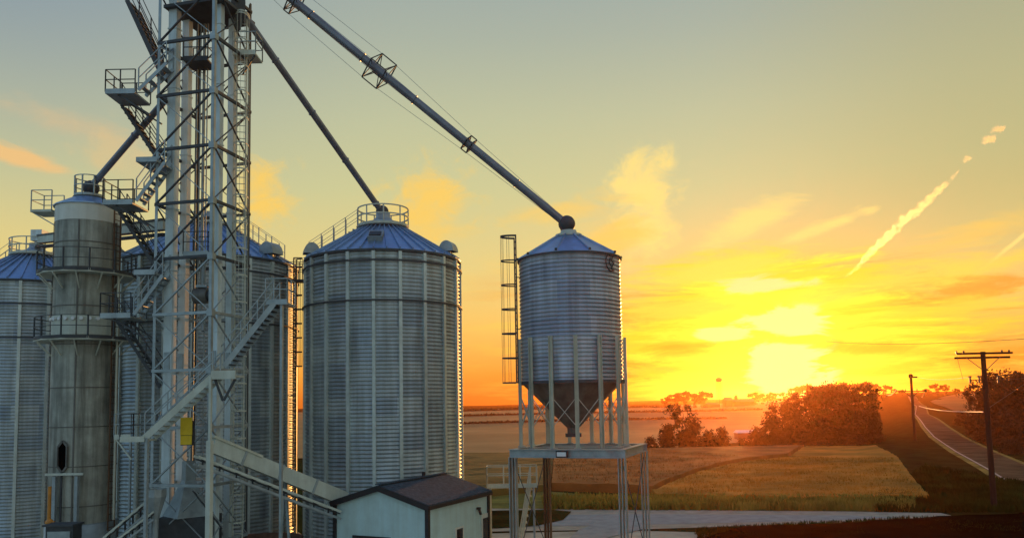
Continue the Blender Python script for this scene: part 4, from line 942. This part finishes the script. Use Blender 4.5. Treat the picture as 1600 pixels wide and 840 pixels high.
for px, base, Y, h, w, r, lab in [
  (1018, 705, 148, 22, 1.0, 2.0, 'lowest bush at the left foot of the open crowned tree'), (1042, 706, 147, 40, .8, 0.2, 'bush against the left side of the open crowned tree'),
  (1085, 708, 146, 52, .8, 1.0, 'tallest bush against the right side of the open crowned tree'), (1108, 708, 146, 34, .9, 3.9, 'rounded bush second right of the open crowned tree'), (1130, 709, 146, 38, .75, 2.7, 'last bush of the small clump before the hedge gap'),
  (1160, 712, 143, 20, 1.1, 4.0, 'lowest bush at the left tip of the dark hedge'), (1182, 712, 142, 36, .9, 5.2, 'second bush from the left tip of the dark hedge'), (1205, 712, 140, 52, .8, 5.0, 'taller bush beside the leftmost full hedge tree'),
  (1232, 714, 136, 40, 1.0, .9, 'undergrowth below the leftmost full hedge tree'), (1262, 714, 136, 42, 1.0, 3.3, 'undergrowth below the second hedge tree'), (1292, 714, 135, 44, 1.0, 2.2, 'undergrowth below the tallest hedge tree'),
  (1322, 714, 135, 44, 1.0, 5.6, 'undergrowth below the broad hedge tree'), (1350, 714, 134, 50, .9, 1.7, 'undergrowth below the rightmost hedge tree'), (1368, 714, 134, 52, .6, 3.1, 'bush closing the right end of the hedge')]:
    put(t_bush, px, base, Y, h, lab, BU, w, r)
put(t_round, 1228, 713, 142, 76, 'leftmost full tree of the dark hedge, directly under the sun', HG, .85, .6)
put(t_round, 1258, 713, 140, 88, 'hedge tree second from the left, slightly taller', HG, .8, 1.9)
put(t_tall, 1290, 713, 139, 100, 'tallest tree in the middle of the dark hedge', HG, 1.0, .3)
put(t_round, 1318, 713, 139, 98, 'broad hedge tree right of the tallest one', HG, .85, 3.2)
put(t_tall, 1346, 713, 138, 98, 'rightmost rounded tree of the dark hedge beside the weedy bank', HG, 1.0, 4.4)
put(t_round, 1304, 713, 146, 100, 'hedge tree hidden behind the gap right of the tallest one', HG, .8, 2.5)
RT = 'dark trees right of the road'
put(t_round, 1558, 690, 128, 92, 'dark round tree behind the near utility pole', RT, .9, 1.0)
put(t_tall, 1592, 695, 122, 98, 'dark tall tree at the right edge behind the pole', RT, 1.15, 2.4)
put(t_round, 1625, 700, 118, 104, 'dark tree cut by the right edge of the photo', RT, 1.0, 2.0)
put(t_round, 1578, 690, 150, 92, 'dark tree between and behind the other roadside trees', RT, 1.0, 5.0)
for px, base, Y, h, w, r, lab in [
  (1527, 690, 140, 34, 1.0, 2.3, 'small scrub right of the road, left of the pole'), (1548, 696, 120, 48, 1.0, .2, 'scrub just right of the near pole beyond the road'), (1572, 702, 113, 50, 1.0, 4.1, 'middle scrub bush below the roadside trees'),
  (1598, 708, 108, 56, 1.0, 1.3, 'scrub near the right edge beyond the road'), (1560, 694, 128, 56, 1.2, 5.1, 'dense scrub under the round roadside tree'), (1590, 700, 118, 60, 1.2, 2.9, 'dense scrub under the tall roadside tree'), (1615, 716, 101, 50, 1.0, 3.6, 'scrub cut by the right edge of the photo'), (1505, 668, 175, 22, 1.2, 3.0, 'farthest low scrub along the right road verge'), (1540, 684, 140, 40, 1.2, 0.7, 'scrub bush directly left of the near pole, beyond the road'), (1580, 712, 98, 22, 1.4, 4.6, 'low scrub on the road verge near the right edge')]:
    put(t_bush, px, base, Y, h, lab, 'scrub right of the road', w, r)
FT = 'small trees on the far skyline'
fars = [(1042, 632, 700, 11, 'tiny leftmost tree on the far skyline'), (1057, 631, 705, 16, 'round skyline tree left of the water tower'), (1071, 630, 700, 18, 'dome shaped skyline tree in the left group'), (1086, 628, 710, 13, 'low skyline tree left of the water tower legs'), (1099, 628, 700, 16, 'skyline tree nearest the water tower on its left'),
 (1180, 624, 720, 11, 'low skyline tree right of the far farm roofs'), (1192, 624, 720, 9, 'small skyline tree just below the left part of the bright sky'), (1206, 624, 720, 11, 'low skyline tree below the brightest sky'), (1224, 624, 720, 11, 'low skyline tree under the sun'), (1244, 617, 660, 12, 'skyline tree above the left hedge end'), (1262, 615, 650, 14, 'skyline tree right of the sun'), (1281, 614, 650, 11, 'skyline tree above the middle of the hedge'),
 (1300, 613, 640, 13, 'skyline tree peeping over the tallest hedge tree'), (1318, 612, 640, 14, 'skyline tree over the right part of the hedge'), (1334, 612, 640, 12, 'skyline tree left of the domed one behind the hedge'), (1352, 612, 640, 15, 'domed skyline tree behind the hedge end'), (1368, 613, 640, 13, 'skyline tree just above the hedge end'), (1384, 614, 640, 12, 'skyline tree right of the hedge'), (1398, 620, 630, 11, 'low skyline tree left of the far pole'), (1410, 621, 630, 9, 'lowest skyline tree just left of the far pole'),
 (1448, 619, 630, 10, 'low skyline tree right of the far pole'), (1463, 617, 620, 17, 'larger skyline tree on the hill right of the far pole'), (1477, 616, 620, 15, 'second larger skyline tree on the hill by the road'), (1494, 616, 600, 9, 'low skyline tree right of the two larger hill trees'), (1512, 616, 600, 10, 'skyline tree left of the near pole')]
for k, (px, py, Y, h, lab) in enumerate(fars): put(t_far, px, py, Y, h, lab, FT, rg.uniform(.9, 1.4), rg.uniform(0, 6))

# water tower and far farm buildings
wt = at(1124, 618, 690); zg = hz(wt.x, 690); wz = at(1124, 593, 690).z
wtr = thing('water_tower', 'tiny water tower on thin legs standing on the skyline', 'water tower', (wt.x, 690, zg))
part('tank', MB().lathe((wt.x, 690, wz), [(.1, -1.8), (1.8, -1.5), (2.7, -.5), (2.7, .6), (1.6, 1.6), (.1, 2.0)], 16), M['rust'], wtr)
for k in range(4): a = R(45 + 90 * k); part('leg', MB().bar((wt.x + math.cos(a) * 2.9, 690 + math.sin(a) * 2.9, zg), (wt.x + math.cos(a) * 2.2, 690 + math.sin(a) * 2.2, wz - .8), .35), M['rust'], wtr)
part('riser', MB().tube((wt.x, 690, zg), (wt.x, 690, wz - 1.5), .3, 8), M['rust'], wtr)
def barn(px, py, Y, w, d, h, rise, label, nm='farm_building'):
    p = at(px, py, Y); z = hz(p.x, Y); t = thing(nm, label, 'building', (p.x, Y, z), 'farm buildings on the skyline'); x0, x1 = p.x - w / 2, p.x + w / 2; y0, y1 = Y - d / 2, Y + d / 2
    part('wall', MB().box((p.x, Y, z + h / 2 - .5), (w, d, h + 1)), M['rust'], t)
    v = [(x0 - .3, y0 - .3, z + h), (x1 + .3, y0 - .3, z + h), (x1 + .3, y1 + .3, z + h), (x0 - .3, y1 + .3, z + h), (x0 - .3, Y, z + h + rise), (x1 + .3, Y, z + h + rise)]
    part('roof', MB().add(v, [(0, 1, 5, 4), (2, 3, 4, 5), (0, 4, 3), (1, 2, 5), (0, 3, 2, 1)]), M['dark'], t); return t
barn(1137, 622, 695, 6, 9, 5.5, 3, 'tall far farm building just right of the water tower'); barn(1160, 623, 700, 18, 10, 4, 2.5, 'long low far barn right of the water tower'); barn(1113, 626, 690, 10, 8, 2.6, 1.6, 'low far building under the water tower')
sp3 = at(1150, 622, 700); solo('far_silo', MB().lathe((sp3.x, 700, hz(sp3.x, 700)), [(1.6, -1), (1.6, 8.5), (1.0, 9.8), (.05, 10.2)], 14), M['rust'], 'tiny upright silo among the far farm buildings', 'silo', (sp3.x, 700, hz(sp3.x, 700)))
lr = at(1168, 678, 230); z = hz(lr.x, 230); lb_ = thing('low_barn', 'low long pale roofed barn seen beyond the gap left of the hedge', 'barn', (lr.x, 230, z))
part('wall', MB().box((lr.x, 230, z + .8), (6.5, 4, 2.2)), M['rust'], lb_); part('roof', MB().add([(lr.x - 3.6, 227.8, z + 1.9), (lr.x + 3.6, 227.8, z + 1.9), (lr.x + 3.6, 232.2, z + 1.9), (lr.x - 3.6, 232.2, z + 1.9), (lr.x - 3.4, 230, z + 2.7), (lr.x + 3.4, 230, z + 2.7)], [(0, 1, 5, 4), (2, 3, 4, 5), (0, 4, 3), (1, 2, 5), (0, 3, 2, 1)]), M['white'], lb_)
def hedge(label, pa, pb, h, seed):
    rng = random.Random(seed); mb = MB(); a, b = Vector(pa), Vector(pb); n = int((b - a).length / 1.6)
    for k in range(n):
        p = a.lerp(b, k / n); z = hz(p.x, p.y)
        for _ in range(7):
            q = Vector((p.x + rng.uniform(-2, 2), p.y + rng.uniform(-1, 1), z + rng.uniform(0, h))); u = Vector((rng.gauss(0, 1), rng.gauss(0, 1), rng.gauss(0, 1))).normalized(); w = u.orthogonal().normalized(); s = rng.uniform(.8, 1.6)
            mb.add([q - u * s, q - w * s, q + u * s, q + w * s], [(0, 1, 2, 3)])
    return solo('hedgerow', mb, M['leaf_rust'], label, 'hedge', (a.x, a.y, hz(a.x, a.y)), 'thin hedgerows across the far fields')
hedge('upper dark hedgerow line high on the far tan field', (-60, 560, 0), (175, 565, 0), .9, 1); hedge('lower thin hedgerow line across the far tan field', (-60, 420, 0), (110, 415, 0), .5, 2); hedge('skyline hedgerow left of the far trees', (-90, 780, 0), (160, 770, 0), 2.0, 3)

# ------------------------------------------------------------------ contrail: a broken vapour trail high and far away
vm = bpy.data.materials.new('vapour'); vm.use_nodes = True; nt = vm.node_tree; nt.nodes.clear()
pv = nt.nodes.new('ShaderNodeVolumePrincipled'); pv.inputs['Color'].default_value = (.98, .95, .85, 1); pv.inputs['Density'].default_value = .012; pv.inputs['Anisotropy'].default_value = .80
tcv = nt.nodes.new('ShaderNodeTexCoord'); nv = nt.nodes.new('ShaderNodeTexNoise'); nv.inputs['Scale'].default_value = .018; nv.inputs['Detail'].default_value = 4; nt.links.new(tcv.outputs['Object'], nv.inputs['Vector'])
mv = nt.nodes.new('ShaderNodeMapRange'); mv.inputs[1].default_value = .36; mv.inputs[2].default_value = .66; mv.inputs[3].default_value = .001; mv.inputs[4].default_value = .024; nt.links.new(nv.outputs['Fac'], mv.inputs[0]); nt.links.new(mv.outputs[0], pv.inputs['Density'])
ou = nt.nodes.new('ShaderNodeOutputMaterial'); nt.links.new(pv.outputs[0], ou.inputs['Volume'])
def trail(label, pa, pb, r0, r1, seed, n=110):
    rng = random.Random(seed); Y = 5200; a, b = at(*pa, Y), at(*pb, Y); d = (b - a).normalized(); x = d.cross(UP).normalized(); y = d.cross(x); vs_ = []; fs = []; S = 14
    ph_ = [rng.uniform(0, 6.28) for _ in range(8)]
    for k in range(n + 1):
        t = k / n; env = math.sin(math.pi * min(1, max(0, t))) ** .6; r = (r0 + (r1 - r0) * t) * max(.03, env); c = a.lerp(b, t) + y * (math.sin(t * 9 + ph_[0]) * r0 * .25 + math.sin(t * 23 + ph_[1]) * r0 * .15)
        for j in range(S):
            g = 2 * math.pi * j / S; rr = r * (1 + .22 * math.sin(3 * g + t * 40 + ph_[2]) + .30 * math.sin(t * 90 + 2 * g + ph_[3]) + .28 * rng.uniform(-1, 1)); vs_.append(c + x * math.cos(g) * rr + y * math.sin(g) * rr)
    for k in range(n):
        for j in range(S): fs.append((k * S + j, k * S + (j + 1) % S, (k + 1) * S + (j + 1) % S, (k + 1) * S + j))
    mb = MB().add(vs_, fs + [tuple(range(S)), tuple(range(n * S, n * S + S))], True)
    return solo('contrail', mb, vm, label, 'contrail', a, 'pieces of the vapour trail')
trail('long ragged main piece of the glowing vapour trail', (1318, 434), (1500, 265), 25, 27, 1)
trail('small puff of vapour trail just above the main piece', (1504, 252), (1518, 245), 18, 16, 2, 20)
trail('middle dash of vapour trail near the upper end', (1533, 224), (1557, 212), 24, 24, 3, 20)
trail('uppermost dash of the broken vapour trail', (1546, 206), (1572, 198), 20, 20, 4, 20)

# ------------------------------------------------------------------ haze: the air between here and the far fields
hm = bpy.data.materials.new('evening haze'); hm.use_nodes = True; nt = hm.node_tree; nt.nodes.clear()
pv = nt.nodes.new('ShaderNodeVolumePrincipled'); pv.inputs['Color'].default_value = (1.0, .34, .10, 1); pv.inputs['Density'].default_value = .00020; pv.inputs['Anisotropy'].default_value = .885
ou = nt.nodes.new('ShaderNodeOutputMaterial'); nt.links.new(pv.outputs[0], ou.inputs['Volume'])
hzm = MB().box((200, 1460, 12.5), (4300, 3100, 41)); ho = mesh_obj('haze', hzm, hm, Vector((0, 0, 0))); tag(ho, 'warm evening haze over the fields', 'haze', None, 'stuff')
